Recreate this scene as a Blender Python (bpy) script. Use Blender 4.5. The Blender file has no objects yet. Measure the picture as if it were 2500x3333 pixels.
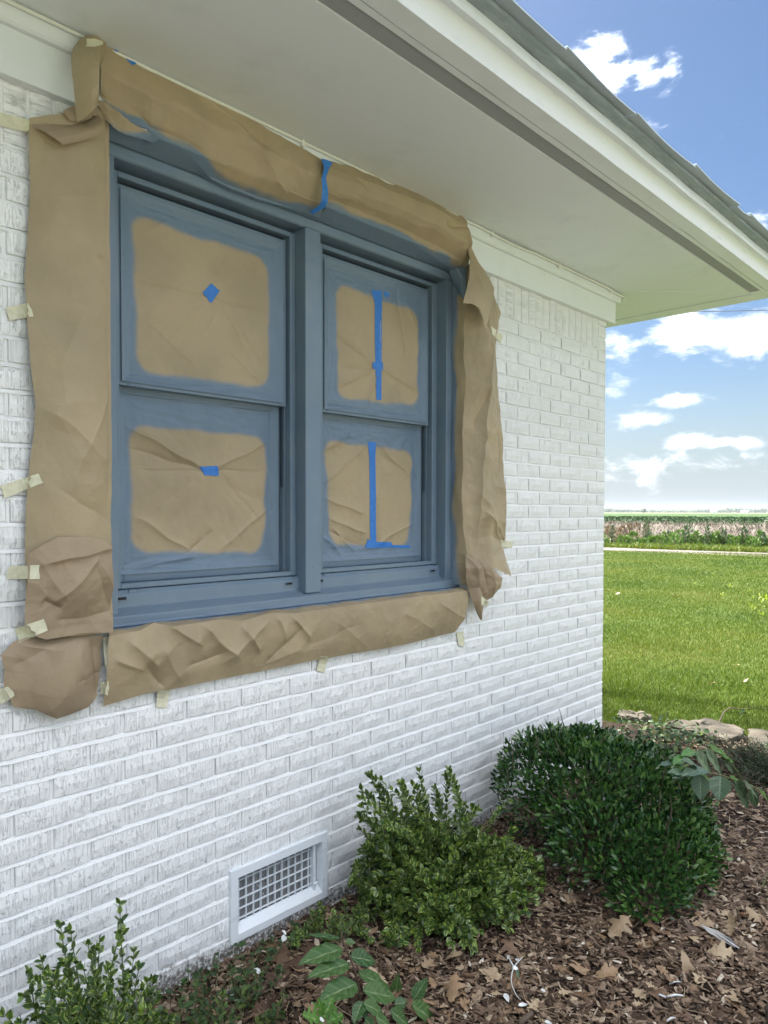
import bpy, bmesh, math, random
import numpy as np
from mathutils import Vector, Matrix
from mathutils.bvhtree import BVHTree
random.seed(7); RNG = np.random.default_rng(11)
S = bpy.context.scene
COL = S.collection
H = 1.46                       # eye height above the flower bed
# ------------------------------------------------------------------ camera
F_, YAW, PIT, ROL, CX, CY, D_ = 2375.904, 0.760018, -0.0291094, 0.00182945, -5.15, 68.0, 1.9679
_fw = np.array([math.cos(YAW)*math.cos(PIT), math.sin(YAW)*math.cos(PIT), math.sin(PIT)])
_r = np.array([math.sin(YAW), -math.cos(YAW), 0.0]); _u = np.cross(_r, _fw)
_R = _r*math.cos(ROL)+_u*math.sin(ROL); _U = -_r*math.sin(ROL)+_u*math.cos(ROL)
cam_d = bpy.data.cameras.new('camera'); cam = bpy.data.objects.new('camera', cam_d); COL.objects.link(cam)
M = Matrix(((_R[0], _U[0], -_fw[0], 0), (_R[1], _U[1], -_fw[1], -D_), (_R[2], _U[2], -_fw[2], H), (0, 0, 0, 1)))
cam.matrix_world = M
cam_d.sensor_fit = 'VERTICAL'; cam_d.sensor_height = 36; cam_d.sensor_width = 27
cam_d.lens = F_/3333*36; cam_d.shift_y = CY/3333; cam_d.shift_x = -CX/3333
cam_d.clip_start = 0.05; cam_d.clip_end = 20000
S.camera = cam
# ------------------------------------------------------------------ light
SUN_EL, SUN_AZ = math.radians(57), math.radians(80)      # azimuth measured from +x towards +y
SUN_STRENGTH, SKY_STRENGTH, EXPOSURE = 5.0, 0.10, 2.62
sun_d = bpy.data.lights.new('sun', 'SUN'); sun_d.energy = SUN_STRENGTH; sun_d.angle = math.radians(0.6)
sun_d.color = (1.0, 0.95, 0.87)
sun = bpy.data.objects.new('sun', sun_d); COL.objects.link(sun)
_sd = Vector((math.cos(SUN_AZ)*math.cos(SUN_EL), math.sin(SUN_AZ)*math.cos(SUN_EL), math.sin(SUN_EL)))
sun.rotation_euler = _sd.to_track_quat('Z', 'Y').to_euler(); sun.location = (0, 0, 30)
S.view_settings.view_transform = 'Standard'; S.view_settings.look = 'None'
S.view_settings.gamma = 1; S.view_settings.use_curve_mapping = False; S.view_settings.exposure = EXPOSURE
S.render.engine = 'CYCLES'
S.cycles.max_bounces = 8; S.cycles.diffuse_bounces = 4; S.cycles.glossy_bounces = 3
S.cycles.transparent_max_bounces = 8; S.cycles.volume_bounces = 0
S.cycles.use_denoising = True

class NT:
    """small helper to write node trees"""
    def __init__(s, tree): s.t = tree; s.n = tree.nodes; s.l = tree.links
    def new(s, kind, **kw):
        n = s.n.new(kind)
        for k, v in kw.items(): setattr(n, k, v)
        return n
    def put(s, sock, v):
        if isinstance(v, bpy.types.NodeSocket): s.l.new(v, sock)
        elif v is not None: sock.default_value = v
    def math(s, op, a, b=None, c=None, clamp=False):
        n = s.new('ShaderNodeMath', operation=op, use_clamp=clamp)
        s.put(n.inputs[0], a)
        if b is not None: s.put(n.inputs[1], b)
        if c is not None: s.put(n.inputs[2], c)
        return n.outputs[0]
    def mix(s, f, a, b, blend='MIX'):
        n = s.new('ShaderNodeMix', data_type='RGBA', blend_type=blend)
        s.put(n.inputs['Factor'], f); s.put(n.inputs[6], a); s.put(n.inputs[7], b)
        return n.outputs[2]
    def noise(s, vec, scale, detail=4, rough=0.55, dist=0.0):
        n = s.new('ShaderNodeTexNoise')
        if vec is not None: s.put(n.inputs['Vector'], vec)
        n.inputs['Scale'].default_value = scale; n.inputs['Detail'].default_value = detail
        n.inputs['Roughness'].default_value = rough; n.inputs['Distortion'].default_value = dist
        return n.outputs['Fac']
    def ramp(s, f, pts, interp='LINEAR'):
        n = s.new('ShaderNodeValToRGB'); n.color_ramp.interpolation = interp
        e = n.color_ramp.elements
        while len(e) < len(pts): e.new(0.5)
        for i, (p, c) in enumerate(pts):
            e[i].position = p; e[i].color = c if len(c) == 4 else (*c, 1)
        s.put(n.inputs[0], f); return n.outputs[0]
    def step(s, f, a, b):
        n = s.new('ShaderNodeMapRange', interpolation_type='SMOOTHSTEP')
        s.put(n.inputs[0], f); n.inputs[1].default_value = a; n.inputs[2].default_value = b
        return n.outputs[0]
    def mapping(s, vec, scale=(1, 1, 1), loc=(0, 0, 0), rot=(0, 0, 0)):
        n = s.new('ShaderNodeMapping'); s.put(n.inputs[0], vec)
        n.inputs['Scale'].default_value = scale; n.inputs['Location'].default_value = loc; n.inputs['Rotation'].default_value = rot
        return n.outputs[0]

def rgb(*c): return (*c, 1)
# world: Nishita sky with broken cumulus
W_ = bpy.data.worlds.new('World'); S.world = W_; W_.use_nodes = True
wt = NT(W_.node_tree); W_.node_tree.nodes.clear()
sky = wt.new('ShaderNodeTexSky', sky_type='NISHITA'); sky.sun_disc = False
sky.sun_elevation = SUN_EL; sky.sun_rotation = math.pi/2 - SUN_AZ
sky.altitude = 0; sky.air_density = 1.0; sky.dust_density = 1.3; sky.ozone_density = 2.2
tc = wt.new('ShaderNodeTexCoord').outputs['Generated']
sep = wt.new('ShaderNodeSeparateXYZ'); wt.put(sep.inputs[0], tc)
azn = wt.math('ARCTAN2', sep.outputs[1], sep.outputs[0]); eln = wt.math('ARCSINE', sep.outputs[2])
def px_dir(px, py):
    d = _fw + _R*(px-1250-CX)/F_ + _U*(1666.5+CY-py)/F_
    d = d/np.linalg.norm(d); return math.atan2(d[1], d[0]), math.asin(d[2])
warp = wt.new('ShaderNodeTexNoise'); wt.put(warp.inputs['Vector'], tc); warp.inputs['Scale'].default_value = 9; warp.inputs['Detail'].default_value = 5
fbm = wt.noise(wt.mapping(tc, (1, 1, 2.2)), 16, 9, 0.62, 0.3)
fbm_c = wt.math('SUBTRACT', fbm, 0.5)
def lobe(px, py, wx, wy, amp=1.0):
    a0, e0 = px_dir(px, py)
    da = wt.math('DIVIDE', wt.math('SUBTRACT', azn, a0), wx/F_)
    de = wt.math('DIVIDE', wt.math('SUBTRACT', eln, e0), wy/F_)
    r2 = wt.math('ADD', wt.math('MULTIPLY', da, da), wt.math('MULTIPLY', de, de))
    return wt.math('MULTIPLY', wt.math('POWER', 2.718, wt.math('MULTIPLY', r2, -1.0)), amp)
lobes = [(1975, 205, 130, 70, .62), (2110, 235, 70, 50, .42), (2180, 215, 50, 50, .36), (2080, 470, 120, 60, .22), (2190, 640, 60, 130, .2),
         (2330, 545, 50, 90, .16), (2480, 760, 70, 60, .5),
         (2010, 1120, 150, 60, .52), (2260, 1085, 190, 75, .72), (2470, 1100, 150, 80, .72), (2000, 1275, 75, 45, .66), (2215, 1305, 75, 26, .64),
         (2090, 1365, 100, 30, .6), (2270, 1435, 150, 34, .66), (2420, 1440, 60, 30, .55), (2150, 1500, 260, 60, .36), (2380, 1500, 130, 40, .45), (2000, 1560, 200, 60, .3)]
acc = None
for L in lobes:
    o = lobe(*L); acc = o if acc is None else wt.math('MAXIMUM', acc, o)
# broken clouds carry on out of view, thickened to add light on the wall
gen = wt.noise(wt.mapping(tc, (1, 1, 2.6), (3.1, 1.7, 0.4)), 2.6, 5, 0.55, 0.2)
gen = wt.math('MULTIPLY', wt.step(gen, 0.44, 0.58), 0.72)
# keep the measured clouds alone inside the stretch of sky they were measured in
a0, e0 = px_dir(2250, 800)
inside = wt.math('MULTIPLY', wt.step(wt.math('ABSOLUTE', wt.math('SUBTRACT', azn, a0)), 0.34, 0.22), wt.step(wt.math('ABSOLUTE', wt.math('SUBTRACT', eln, 0.3)), 0.62, 0.45))
gen = wt.math('MULTIPLY', gen, wt.math('SUBTRACT', 1.0, inside))
acc = wt.math('MAXIMUM', acc, gen)
dens = wt.step(wt.math('ADD', acc, wt.math('MULTIPLY', fbm_c, 1.7)), 0.22, 0.78)
core = wt.step(wt.math('ADD', acc, wt.math('MULTIPLY', fbm_c, 0.9)), 0.45, 0.95)
skyc = wt.new('ShaderNodeHueSaturation'); wt.put(skyc.inputs['Color'], sky.outputs[0]); skyc.inputs['Saturation'].default_value = 1.14; skyc.inputs['Value'].default_value = 0.245
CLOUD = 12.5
shade = wt.noise(wt.mapping(tc, (1, 1, 2.4), (.3, .1, .05)), 19, 5, .6, .2)
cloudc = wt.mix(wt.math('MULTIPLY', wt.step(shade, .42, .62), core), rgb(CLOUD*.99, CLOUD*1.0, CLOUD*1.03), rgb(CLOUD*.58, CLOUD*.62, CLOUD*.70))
# clouds set brighter with elevation; unseen high ones add light on the wall
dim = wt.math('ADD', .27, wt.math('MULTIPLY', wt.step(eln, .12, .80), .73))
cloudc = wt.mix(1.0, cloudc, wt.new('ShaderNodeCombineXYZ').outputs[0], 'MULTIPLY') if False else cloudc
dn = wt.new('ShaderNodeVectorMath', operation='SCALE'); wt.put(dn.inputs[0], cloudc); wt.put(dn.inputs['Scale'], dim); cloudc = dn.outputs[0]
lowhaze = wt.step(eln, 0.20, -0.01)
base = wt.mix(wt.math('MULTIPLY', lowhaze, 0.85), skyc.outputs[0], rgb(.94, 1.13, 1.28))
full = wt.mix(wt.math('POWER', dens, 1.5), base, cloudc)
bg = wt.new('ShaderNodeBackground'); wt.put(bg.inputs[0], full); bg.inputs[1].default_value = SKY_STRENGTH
wo = wt.new('ShaderNodeOutputWorld'); wt.l.new(bg.outputs[0], wo.inputs[0])

# ------------------------------------------------------------------ measuring on the photograph's planes
def ray(px, py): return _fw + _R*(px-1250-CX)/F_ + _U*(1666.5+CY-py)/F_
def W(px, py, y=0.0):
    d = ray(px, py); t = (y+D_)/d[1]; return np.array([d[0]*t, y, H+d[2]*t])
def V(vx, vy, y=0.0): return W(vx*1.507, vy*1.507, y)
def G(vx, vy, z=0.0):
    d = ray(vx*1.507, vy*1.507); t = (z-H)/d[2]; return np.array([d[0]*t, -D_+d[1]*t, z])
def in_view(p, m=60):
    p = np.asarray(p, float)
    v = p - np.array([0, -D_, H]); d = v@_fw
    x = 1250+CX+F_*(v@_R)/d; y = 1666.5+CY-F_*(v@_U)/d
    return (d > 0.1) & (x > -m) & (x < 2500+m) & (y > -m) & (y < 3333+m)

# ------------------------------------------------------------------ numpy noise
def _hash(ix, iy, seed):
    h = (ix.astype(np.int64)*374761393 + iy.astype(np.int64)*668265263 + seed*144665) & 0x7fffffff
    h = ((h ^ (h >> 13))*1274126177) & 0x7fffffff
    return (h ^ (h >> 16)) & 0x7fffffff
def pn(x, y, seed=0):
    x = np.asarray(x, float); y = np.asarray(y, float)
    x0 = np.floor(x); y0 = np.floor(y); fx = x-x0; fy = y-y0
    def g(i, j):
        a = _hash(x0+i, y0+j, seed)/0x7fffffff*2*math.pi*7
        return np.cos(a)*(fx-i)+np.sin(a)*(fy-j)
    u = fx**3*(fx*(fx*6-15)+10); v = fy**3*(fy*(fy*6-15)+10)
    return 1.5*((g(0, 0)*(1-u)+g(1, 0)*u)*(1-v)+(g(0, 1)*(1-u)+g(1, 1)*u)*v)
def fb(x, y, seed=0, o=4):
    s = 0; a = 1
    for i in range(o): s = s+a*pn(x*2**i, y*2**i, seed+i); a *= .5
    return s

# ------------------------------------------------------------------ objects
def mesh_of(name, verts, faces, mat=None, smooth=False, attrs=None, uv=None):
    me = bpy.data.meshes.new(name)
    me.from_pydata([tuple(map(float, v)) for v in verts] if not isinstance(verts, np.ndarray) else verts.tolist(), [], faces if not isinstance(faces, np.ndarray) else faces.tolist())
    if mat is not None: me.materials.append(mat)
    if smooth: me.polygons.foreach_set('use_smooth', np.ones(len(me.polygons), bool))
    if attrs:
        for k, a in attrs.items():
            at = me.attributes.new(k, 'FLOAT', 'POINT'); at.data.foreach_set('value', np.asarray(a, np.float32))
    if uv is not None:
        l = me.uv_layers.new(name='UVMap'); idx = np.zeros(len(me.loops), np.int32); me.loops.foreach_get('vertex_index', idx)
        l.data.foreach_set('uv', np.asarray(uv, np.float32)[idx].ravel())
    me.update(); return me
def link(name, me, parent=None, loc=None):
    o = bpy.data.objects.new(name, me); COL.objects.link(o)
    if parent is not None: o.parent = parent
    if loc is not None: o.location = loc
    return o
def tag(o, label=None, cat=None, group=None, kind=None):
    if label: o['label'] = label
    if cat: o['category'] = cat
    if group: o['group'] = group
    if kind: o['kind'] = kind
    return o
def thing(name, label, cat, loc=(0, 0, 0), group=None):
    o = bpy.data.objects.new(name, None); COL.objects.link(o); o.location = loc; o.empty_display_size = .1
    return tag(o, label, cat, group)
class MB:
    def __init__(s): s.v = []; s.f = []
    def box(s, x0, x1, y0, y1, z0, z1):
        n = len(s.v)
        for x in (x0, x1):
            for y in (y0, y1):
                for z in (z0, z1): s.v.append((x, y, z))
        for q in ((0, 1, 3, 2), (4, 6, 7, 5), (0, 4, 5, 1), (2, 3, 7, 6), (0, 2, 6, 4), (1, 5, 7, 3)): s.f.append(tuple(n+i for i in q))
        return s
    def prism(s, prof, x0, x1, axis='x', n=1, wob=0.0, seed=0):
        """extrude a closed (a,b) outline; axis x: outline is (y,z); axis z: outline is (x,y); axis y: outline is (x,z)"""
        k = len(s.v); m = len(prof)
        for i in range(n+1):
            t = x0+(x1-x0)*i/n
            d = wob*math.sin(i*1.7+seed)+wob*.6*math.sin(i*.63+seed*2)
            for a, b in prof:
                s.v.append({'x': (t, a, b+d), 'z': (a, b, t), 'y': (a, t, b)}[axis])
        for i in range(n):
            for j in range(m):
                j2 = (j+1) % m
                s.f.append((k+i*m+j, k+i*m+j2, k+(i+1)*m+j2, k+(i+1)*m+j))
        s.f.append(tuple(k+j for j in range(m))); s.f.append(tuple(k+n*m+j for j in reversed(range(m))))
        return s
    def tube(s, pts, rad, n=6):
        pts = [Vector(p) for p in pts]; k = len(s.v)
        rr = rad if isinstance(rad, (list, tuple)) else [rad]*len(pts)
        for i, p in enumerate(pts):
            d = (pts[min(i+1, len(pts)-1)]-pts[max(i-1, 0)]).normalized()
            a = d.orthogonal().normalized(); b = d.cross(a)
            if i: 
                a = (pa - d*pa.dot(d)).normalized(); b = d.cross(a)
            pa = a
            for j in range(n):
                t = 2*math.pi*j/n; s.v.append(tuple(p+(a*math.cos(t)+b*math.sin(t))*rr[i]))
        for i in range(len(pts)-1):
            for j in range(n):
                j2 = (j+1) % n; s.f.append((k+i*n+j, k+i*n+j2, k+(i+1)*n+j2, k+(i+1)*n+j))
        s.f.append(tuple(k+j for j in reversed(range(n)))); s.f.append(tuple(k+(len(pts)-1)*n+j for j in range(n)))
        return s
    def build(s, name, mat, parent=None, bevel=0, smooth=False, seg=1):
        me = bpy.data.meshes.new(name); me.from_pydata(s.v, [], s.f); me.materials.append(mat)
        bm = bmesh.new(); bm.from_mesh(me); bmesh.ops.recalc_face_normals(bm, faces=bm.faces)
        if bevel:
            es = [e for e in bm.edges if len(e.link_faces) == 2 and e.calc_face_angle() > .5]
            bmesh.ops.bevel(bm, geom=es, offset=bevel, segments=seg, profile=.5, affect='EDGES', clamp_overlap=True)
        bm.to_mesh(me); bm.free()
        if smooth: me.polygons.foreach_set('use_smooth', np.ones(len(me.polygons), bool))
        me.update(); return link(name, me, parent)

# ------------------------------------------------------------------ materials
def material(name, col, rough=.5, spec=.5, metal=0):
    m = bpy.data.materials.new(name); m.use_nodes = True; t = NT(m.node_tree)
    p = m.node_tree.nodes['Principled BSDF']
    p.inputs['Base Color'].default_value = (*col, 1); p.inputs['Roughness'].default_value = rough
    p.inputs['Specular IOR Level'].default_value = spec; p.inputs['Metallic'].default_value = metal
    return m, t, p
def pos(t): return t.new('ShaderNodeNewGeometry').outputs['Position']
def attr(t, n): return t.new('ShaderNodeAttribute', attribute_name=n).outputs['Fac']
def bump(t, p, h, strength=.3, dist=.01):
    b = t.new('ShaderNodeBump'); b.inputs['Strength'].default_value = strength; b.inputs['Distance'].default_value = dist
    t.put(b.inputs['Height'], h); t.l.new(b.outputs[0], p.inputs['Normal']); return b
WHITE = (.86, .87, .865)
def brick_mat(name, stretch):
    m, t, p = material(name, WHITE, .46, .45)
    P = pos(t)
    fine = t.noise(t.mapping(P, stretch), 1.0, 2, .5)                              # wire-cut scratches
    patch = t.noise(P, 14, 3, .6)
    patch2 = t.noise(P, 62, 3, .6)
    pm = t.step(t.math('ADD', patch, t.math('MULTIPLY', t.math('SUBTRACT', patch2, .5), .5)), .42, .60)
    scratch = t.math('MULTIPLY', t.step(fine, .46, .38), t.math('ADD', t.math('MULTIPLY', t.step(patch2, .35, .65), .65), .35))                        # 1 inside a groove
    blob = t.noise(t.mapping(P, (1, 1, .8)), 230, 3, .65)
    blobs = t.math('MULTIPLY', t.step(blob, .55, .72), t.step(patch2, .48, .62))
    h = t.math('ADD', t.math('MULTIPLY', scratch, -1.0), t.math('ADD', t.math('MULTIPLY', blobs, .8), t.math('MULTIPLY', pm, .0)))
    bump(t, p, h, .9, .0030)
    slit = t.math('MULTIPLY', t.step(fine, .36, .30), t.step(patch2, .50, .60))
    c = t.mix(t.math('MULTIPLY', slit, .24), rgb(*WHITE), rgb(.26, .26, .25))
    # splashed soil and missed paint along the foot of the wall
    z = t.new('ShaderNodeSeparateXYZ'); t.put(z.inputs[0], P)
    edge = t.math('ADD', z.outputs[2], t.math('MULTIPLY', t.math('SUBTRACT', t.noise(P, 22, 5, .7), .5), .16))
    g = t.math('MULTIPLY', t.step(edge, .085, .03), t.step(t.noise(P, 90, 4, .7), .36, .56))
    c = t.mix(g, c, rgb(.16, .145, .125))
    t.put(p.inputs['Base Color'], c)
    return m
M_BRICK = brick_mat('painted_brick', (300, 300, 9))
M_SOLD = brick_mat('painted_soldier_brick', (9, 9, 300))
M_MORTAR, t, p = material('painted_mortar', (.86, .87, .865), .6)
P = pos(t); n = t.noise(P, 60, 5, .65)
bump(t, p, t.math('ADD', n, t.math('MULTIPLY', t.noise(P, 240, 3, .6), .3)), .6, .005)
z = t.new('ShaderNodeSeparateXYZ'); t.put(z.inputs[0], P)
edge = t.math('ADD', z.outputs[2], t.math('MULTIPLY', t.math('SUBTRACT', t.noise(P, 22, 5, .7), .5), .16))
g = t.math('MULTIPLY', t.step(edge, .085, .03), t.step(t.noise(P, 90, 4, .7), .36, .56))
t.put(p.inputs['Base Color'], t.mix(g, rgb(.86, .87, .865), rgb(.15, .135, .115)))
M_TRIM, t, p = material('white_trim_paint', (.75, .79, .81), .5)
P = pos(t)
bump(t, p, t.math('ADD', t.noise(P, 9, 3), t.math('MULTIPLY', t.noise(P, 160, 3), .12)), .12, .01)
t.put(p.inputs['Base Color'], t.mix(t.step(t.noise(P, 5, 5, .65), .5, .72), rgb(.75, .79, .81), rgb(.70, .74, .75)))
M_METAL, t, p = material('painted_gutter_metal', (.82, .83, .83), .32)
P = pos(t)
bump(t, p, t.noise(t.mapping(P, (2, 9, 9)), 1.2, 3), .15, .02)
t.put(p.inputs['Base Color'], t.mix(t.step(t.noise(t.mapping(P, (1, 6, 6)), 7, 5, .7), .56, .72), rgb(.76, .80, .83), rgb(.62, .66, .68)))
SLATE = (.145, .205, .272)
M_SLATE, t, p = material('slate_blue_paint', SLATE, .36, .5)
P = pos(t)
bump(t, p, t.math('ADD', t.noise(P, 16, 3), t.math('MULTIPLY', t.noise(P, 300, 2), .08)), .10, .006)
t.put(p.inputs['Base Color'], t.mix(t.step(t.noise(P, 8, 5, .65), .42, .68), rgb(*SLATE), rgb(.165, .222, .275)))
M_DARK, t, p = material('dark_gap', (.012, .014, .016), .8)
M_GLASS, t, p = material('window_glass', (.05, .06, .06), .05, .5)
M_MESHVENT, t, p = material('vent_screen', (.06, .062, .06), .8)
P = pos(t)
zz = t.new('ShaderNodeSeparateXYZ'); t.put(zz.inputs[0], P)
wv = t.math('SINE', t.math('MULTIPLY', zz.outputs[1], 2*math.pi/.004))
wv2 = t.math('SINE', t.math('MULTIPLY', zz.outputs[0], 2*math.pi/.004))
t.put(p.inputs['Base Color'], t.mix(t.step(t.math('MAXIMUM', wv, wv2), .55, .95), rgb(.20, .21, .215), rgb(.50, .52, .53)))
M_SCREEN, t, p = material('crawl_vent_screen', (.3, .3, .3), .6)
P = pos(t); zz = t.new('ShaderNodeSeparateXYZ'); t.put(zz.inputs[0], P)
wob = t.math('MULTIPLY', t.noise(P, 40, 2), .6)
wv = t.math('SINE', t.math('MULTIPLY', t.math('ADD', zz.outputs[2], t.math('MULTIPLY', wob, .004)), 2*math.pi/.0042))
clog = t.step(t.noise(P, 45, 4, .7), .62, .70)
t.put(p.inputs['Base Color'], t.mix(clog, t.mix(t.step(wv, -.3, .5), rgb(.028, .03, .03), rgb(.36, .37, .37)), rgb(.45, .46, .46)))

def kraft(name, base=(.415, .328, .205), tint=(.340, .270, .172)):
    m, t, p = material(name, base, .62, .35)
    P = pos(t)
    n1 = t.noise(P, 3.2, 4, .6); n2 = t.noise(P, 260, 3, .7); n3 = t.noise(t.mapping(P, (9, 9, 55)), 1.5, 4, .6)
    c = t.mix(t.step(n1, .35, .68), rgb(*base), rgb(*tint))
    c = t.mix(t.math('MULTIPLY', t.step(n2, .35, .7), .18), c, rgb(base[0]*.72, base[1]*.72, base[2]*.7))
    # sprayed slate paint: a real coat of paint carried by the sheet
    a = attr(t, 'paint')
    an = t.math('ADD', a, t.math('MULTIPLY', t.math('SUBTRACT', t.noise(P, 14, 4, .6), .5), .06))
    c = t.mix(t.step(an, .30, .74), c, rgb(SLATE[0]*1.03, SLATE[1]*1.03, SLATE[2]*1.04))
    t.put(p.inputs['Base Color'], c)
    t.put(p.inputs['Roughness'], t.mix(t.step(an, .3, .7), rgb(.50, .50, .50), rgb(.34, .34, .34)))
    vo = t.new('ShaderNodeTexVoronoi', feature='DISTANCE_TO_EDGE'); vo.inputs['Scale'].default_value = 13
    wn = t.new('ShaderNodeTexNoise'); wn.inputs['Scale'].default_value = 7; t.put(wn.inputs['Vector'], P); vm = t.new('ShaderNodeVectorMath', operation='MULTIPLY_ADD')
    t.put(vm.inputs[0], wn.outputs['Color']); vm.inputs[1].default_value = (.10, .10, .10); t.put(vm.inputs[2], P); t.put(vo.inputs['Vector'], vm.outputs[0])
    cre = t.math('MULTIPLY', t.math('MINIMUM', vo.outputs[0], .25), t.math('MULTIPLY', t.step(t.noise(P, 4.5, 2), .42, .62), 1.6))
    bump(t, p, t.math('ADD', cre, t.math('ADD', t.math('MULTIPLY', t.noise(P, 34, 3, .55), .7), t.math('MULTIPLY', n3, .3))), .30, .010)
    return m
M_KRAFT = kraft('kraft_paper')
M_KRAFT2 = kraft('kraft_paper_pinkish', (.355, .270, .175), (.30, .228, .152))
def tape_mat(name, c1, c2):
    m, t, p = material(name, c1, .5, .4); P = pos(t)
    t.put(p.inputs['Base Color'], t.mix(t.step(t.noise(P, 60, 4, .6), .4, .65), rgb(*c1), rgb(*c2)))
    bump(t, p, t.noise(t.mapping(P, (300, 300, 300)), 1, 3), .25, .0012)
    return m
M_CREAM = tape_mat('cream_masking_tape', (.70, .68, .50), (.62, .60, .44))
M_BLUE = tape_mat('blue_painters_tape', (.035, .20, .60), (.03, .17, .53))
M_CABLE, t, p = material('white_cable', (.72, .74, .68), .4)
M_SHINGLE, t, p = material('grey_shingle', (.30, .31, .32), .85, .2)
P = pos(t); t.put(p.inputs['Base Color'], t.mix(t.noise(P, 220, 3, .7), rgb(.34, .40, .46), rgb(.54, .61, .67))); bump(t, p, t.noise(P, 300, 2), .3, .004)

# ------------------------------------------------------------------ the setting: ground
BED = [(-4, .3), (4.75, .35), (4.95, .05), (5.05, -.45), (5.4, -1.1), (5.6, -2.2), (4.9, -3.1), (2.5, -3.4), (-4, -3.4)]
def in_poly(x, y, poly):
    x = np.asarray(x); y = np.asarray(y); c = np.zeros(x.shape, bool); n = len(poly)
    for i in range(n):
        x0, y0 = poly[i]; x1, y1 = poly[(i+1) % n]
        if y0 == y1: continue
        k = ((y0 > y) != (y1 > y)) & (x < (x1-x0)*(y-y0)/(y1-y0)+x0); c ^= k
    return c
def grid(name, x0, x1, y0, y1, nx, ny, zf, mat, xs=None, ys=None):
    X = np.linspace(x0, x1, nx) if xs is None else xs; Y = np.linspace(y0, y1, ny) if ys is None else ys
    gx, gy = np.meshgrid(X, Y, indexing='ij'); gz = zf(gx, gy)
    v = np.stack([gx, gy, gz], -1).reshape(-1, 3); nx, ny = len(X), len(Y)
    i, j = np.meshgrid(np.arange(nx-1), np.arange(ny-1), indexing='ij'); a = (i*ny+j).ravel()
    f = np.stack([a, a+ny, a+ny+1, a+1], -1)
    return link(name, mesh_of(name, v, f, mat, True))
def bed_z(x, y): return .006*fb(x*5, y*5, 3, 3)+.012*pn(x*1.3, y*1.3, 9)
M_LAWN, t, p = material('lawn_grass', (.10, .18, .03), .9, .15)
P = pos(t); n1 = t.noise(P, .55, 5, .65); n2 = t.noise(P, 9, 5, .7); n3 = t.noise(t.mapping(P, (1, .35, 1), rot=(0, 0, .5)), 1.4, 5, .7)
c = t.mix(t.step(n1, .35, .68), rgb(.026, .050, .006), rgb(.050, .070, .010))
c = t.mix(t.math('MULTIPLY', t.step(n3, .46, .7), .7), c, rgb(.068, .075, .018))
c = t.mix(t.math('MULTIPLY', t.step(n2, .45, .7), .45), c, rgb(.020, .042, .006))
t.put(p.inputs['Base Color'], c); bump(t, p, n2, .5, .05)
M_SOIL, t, p = material('dark_soil', (.035, .024, .018), .95, .2)
P = pos(t); t.put(p.inputs['Base Color'], t.mix(t.noise(P, 40, 5, .7), rgb(.018, .012, .009), rgb(.075, .052, .038))); bump(t, p, t.noise(P, 70, 5, .7), .8, .02)
# one big sheet to the horizon
M_FIELD, t, p = material('crop_field', (.05, .12, .035), .95, .1)
P = pos(t)
row = t.noise(t.mapping(P, (.012, .16, 1), rot=(0, 0, .62)), 1.0, 5, .65)
row2 = t.noise(t.mapping(P, (.05, .6, 1), rot=(0, 0, .9)), 1.0, 4, .6)
c = t.mix(t.step(row, .36, .64), rgb(.018, .044, .014), rgb(.042, .074, .024))
c = t.mix(t.math('MULTIPLY', t.step(row2, .4, .7), .5), c, rgb(.055, .09, .03))
t.put(p.inputs['Base Color'], c)
M_FLAT, t, p = material('far_farmland', (.06, .11, .05), .95, .1)
P = pos(t); t.put(p.inputs['Base Color'], t.mix(t.noise(t.mapping(P, (.002, .01, 1)), 1, 4), rgb(.06, .11, .05), rgb(.17, .17, .09)))
g_ = link('ground', mesh_of('ground', [(-9000, -9000, -.12), (9000, -9000, -.12), (9000, 9000, -.12), (-9000, 9000, -.12)], [(0, 1, 2, 3)], M_FLAT)); tag(g_, kind='structure')
# directions of the far strips: along the lane seen in the photograph
L0, L1 = np.array([26.5, 11.3]), np.array([26.8, 5.55]); la = (L1-L0)/np.linalg.norm(L1-L0); ln = np.array([-la[1], la[0]]); ln = ln if ln[0] > 0 else -ln
def strip_pt(s, d): q = L0+la*s+ln*d; return q
def strip(name, d0, d1, s0, s1, z, mat, nd=2, ns=2, zf=None, kind='structure'):
    vs = []; 
    for i in range(nd+1):
        for j in range(ns+1):
            q = strip_pt(s0+(s1-s0)*j/ns, d0+(d1-d0)*i/nd); vs.append((q[0], q[1], z))
    v = np.array(vs)
    if zf is not None: v[:, 2] = zf(v[:, 0], v[:, 1], np.repeat(np.linspace(0, 1, nd+1), ns+1))
    f = [(i*(ns+1)+j, (i+1)*(ns+1)+j, (i+1)*(ns+1)+j+1, i*(ns+1)+j+1) for i in range(nd) for j in range(ns)]
    o = link(name, mesh_of(name, v, f, mat, True)); return tag(o, kind=kind)
tag(strip('lawn', -60, -.05, -90, 90, -.035, M_LAWN, 1, 1), kind='structure')
def lane_z(x, y, k): return -.030+.012*fb(x*1.5, y*1.5, 4, 3)
M_LANE, t, p = material('gravel_lane', (.42, .35, .28), .95, .2)
P = pos(t); t.put(p.inputs['Base Color'], t.mix(t.noise(P, 3, 6, .75), rgb(.085, .075, .066), rgb(.13, .116, .104))); bump(t, p, t.noise(P, 30, 5), .5, .03)
strip('gravel_lane', -.05, 2.3, -90, 90, -.02, M_LANE, 6, 200, lane_z)
M_BOUNCE, t, p = material('bounce_ground_gravel', (.17, .168, .16), .95, .2); P = pos(t); t.put(p.inputs['Base Color'], t.mix(t.noise(P, 3, 6, .75), rgb(.14, .138, .132), rgb(.20, .196, .188)))  # added unseen gravel ground, its tone set to bounce sunlight onto the wall
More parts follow.
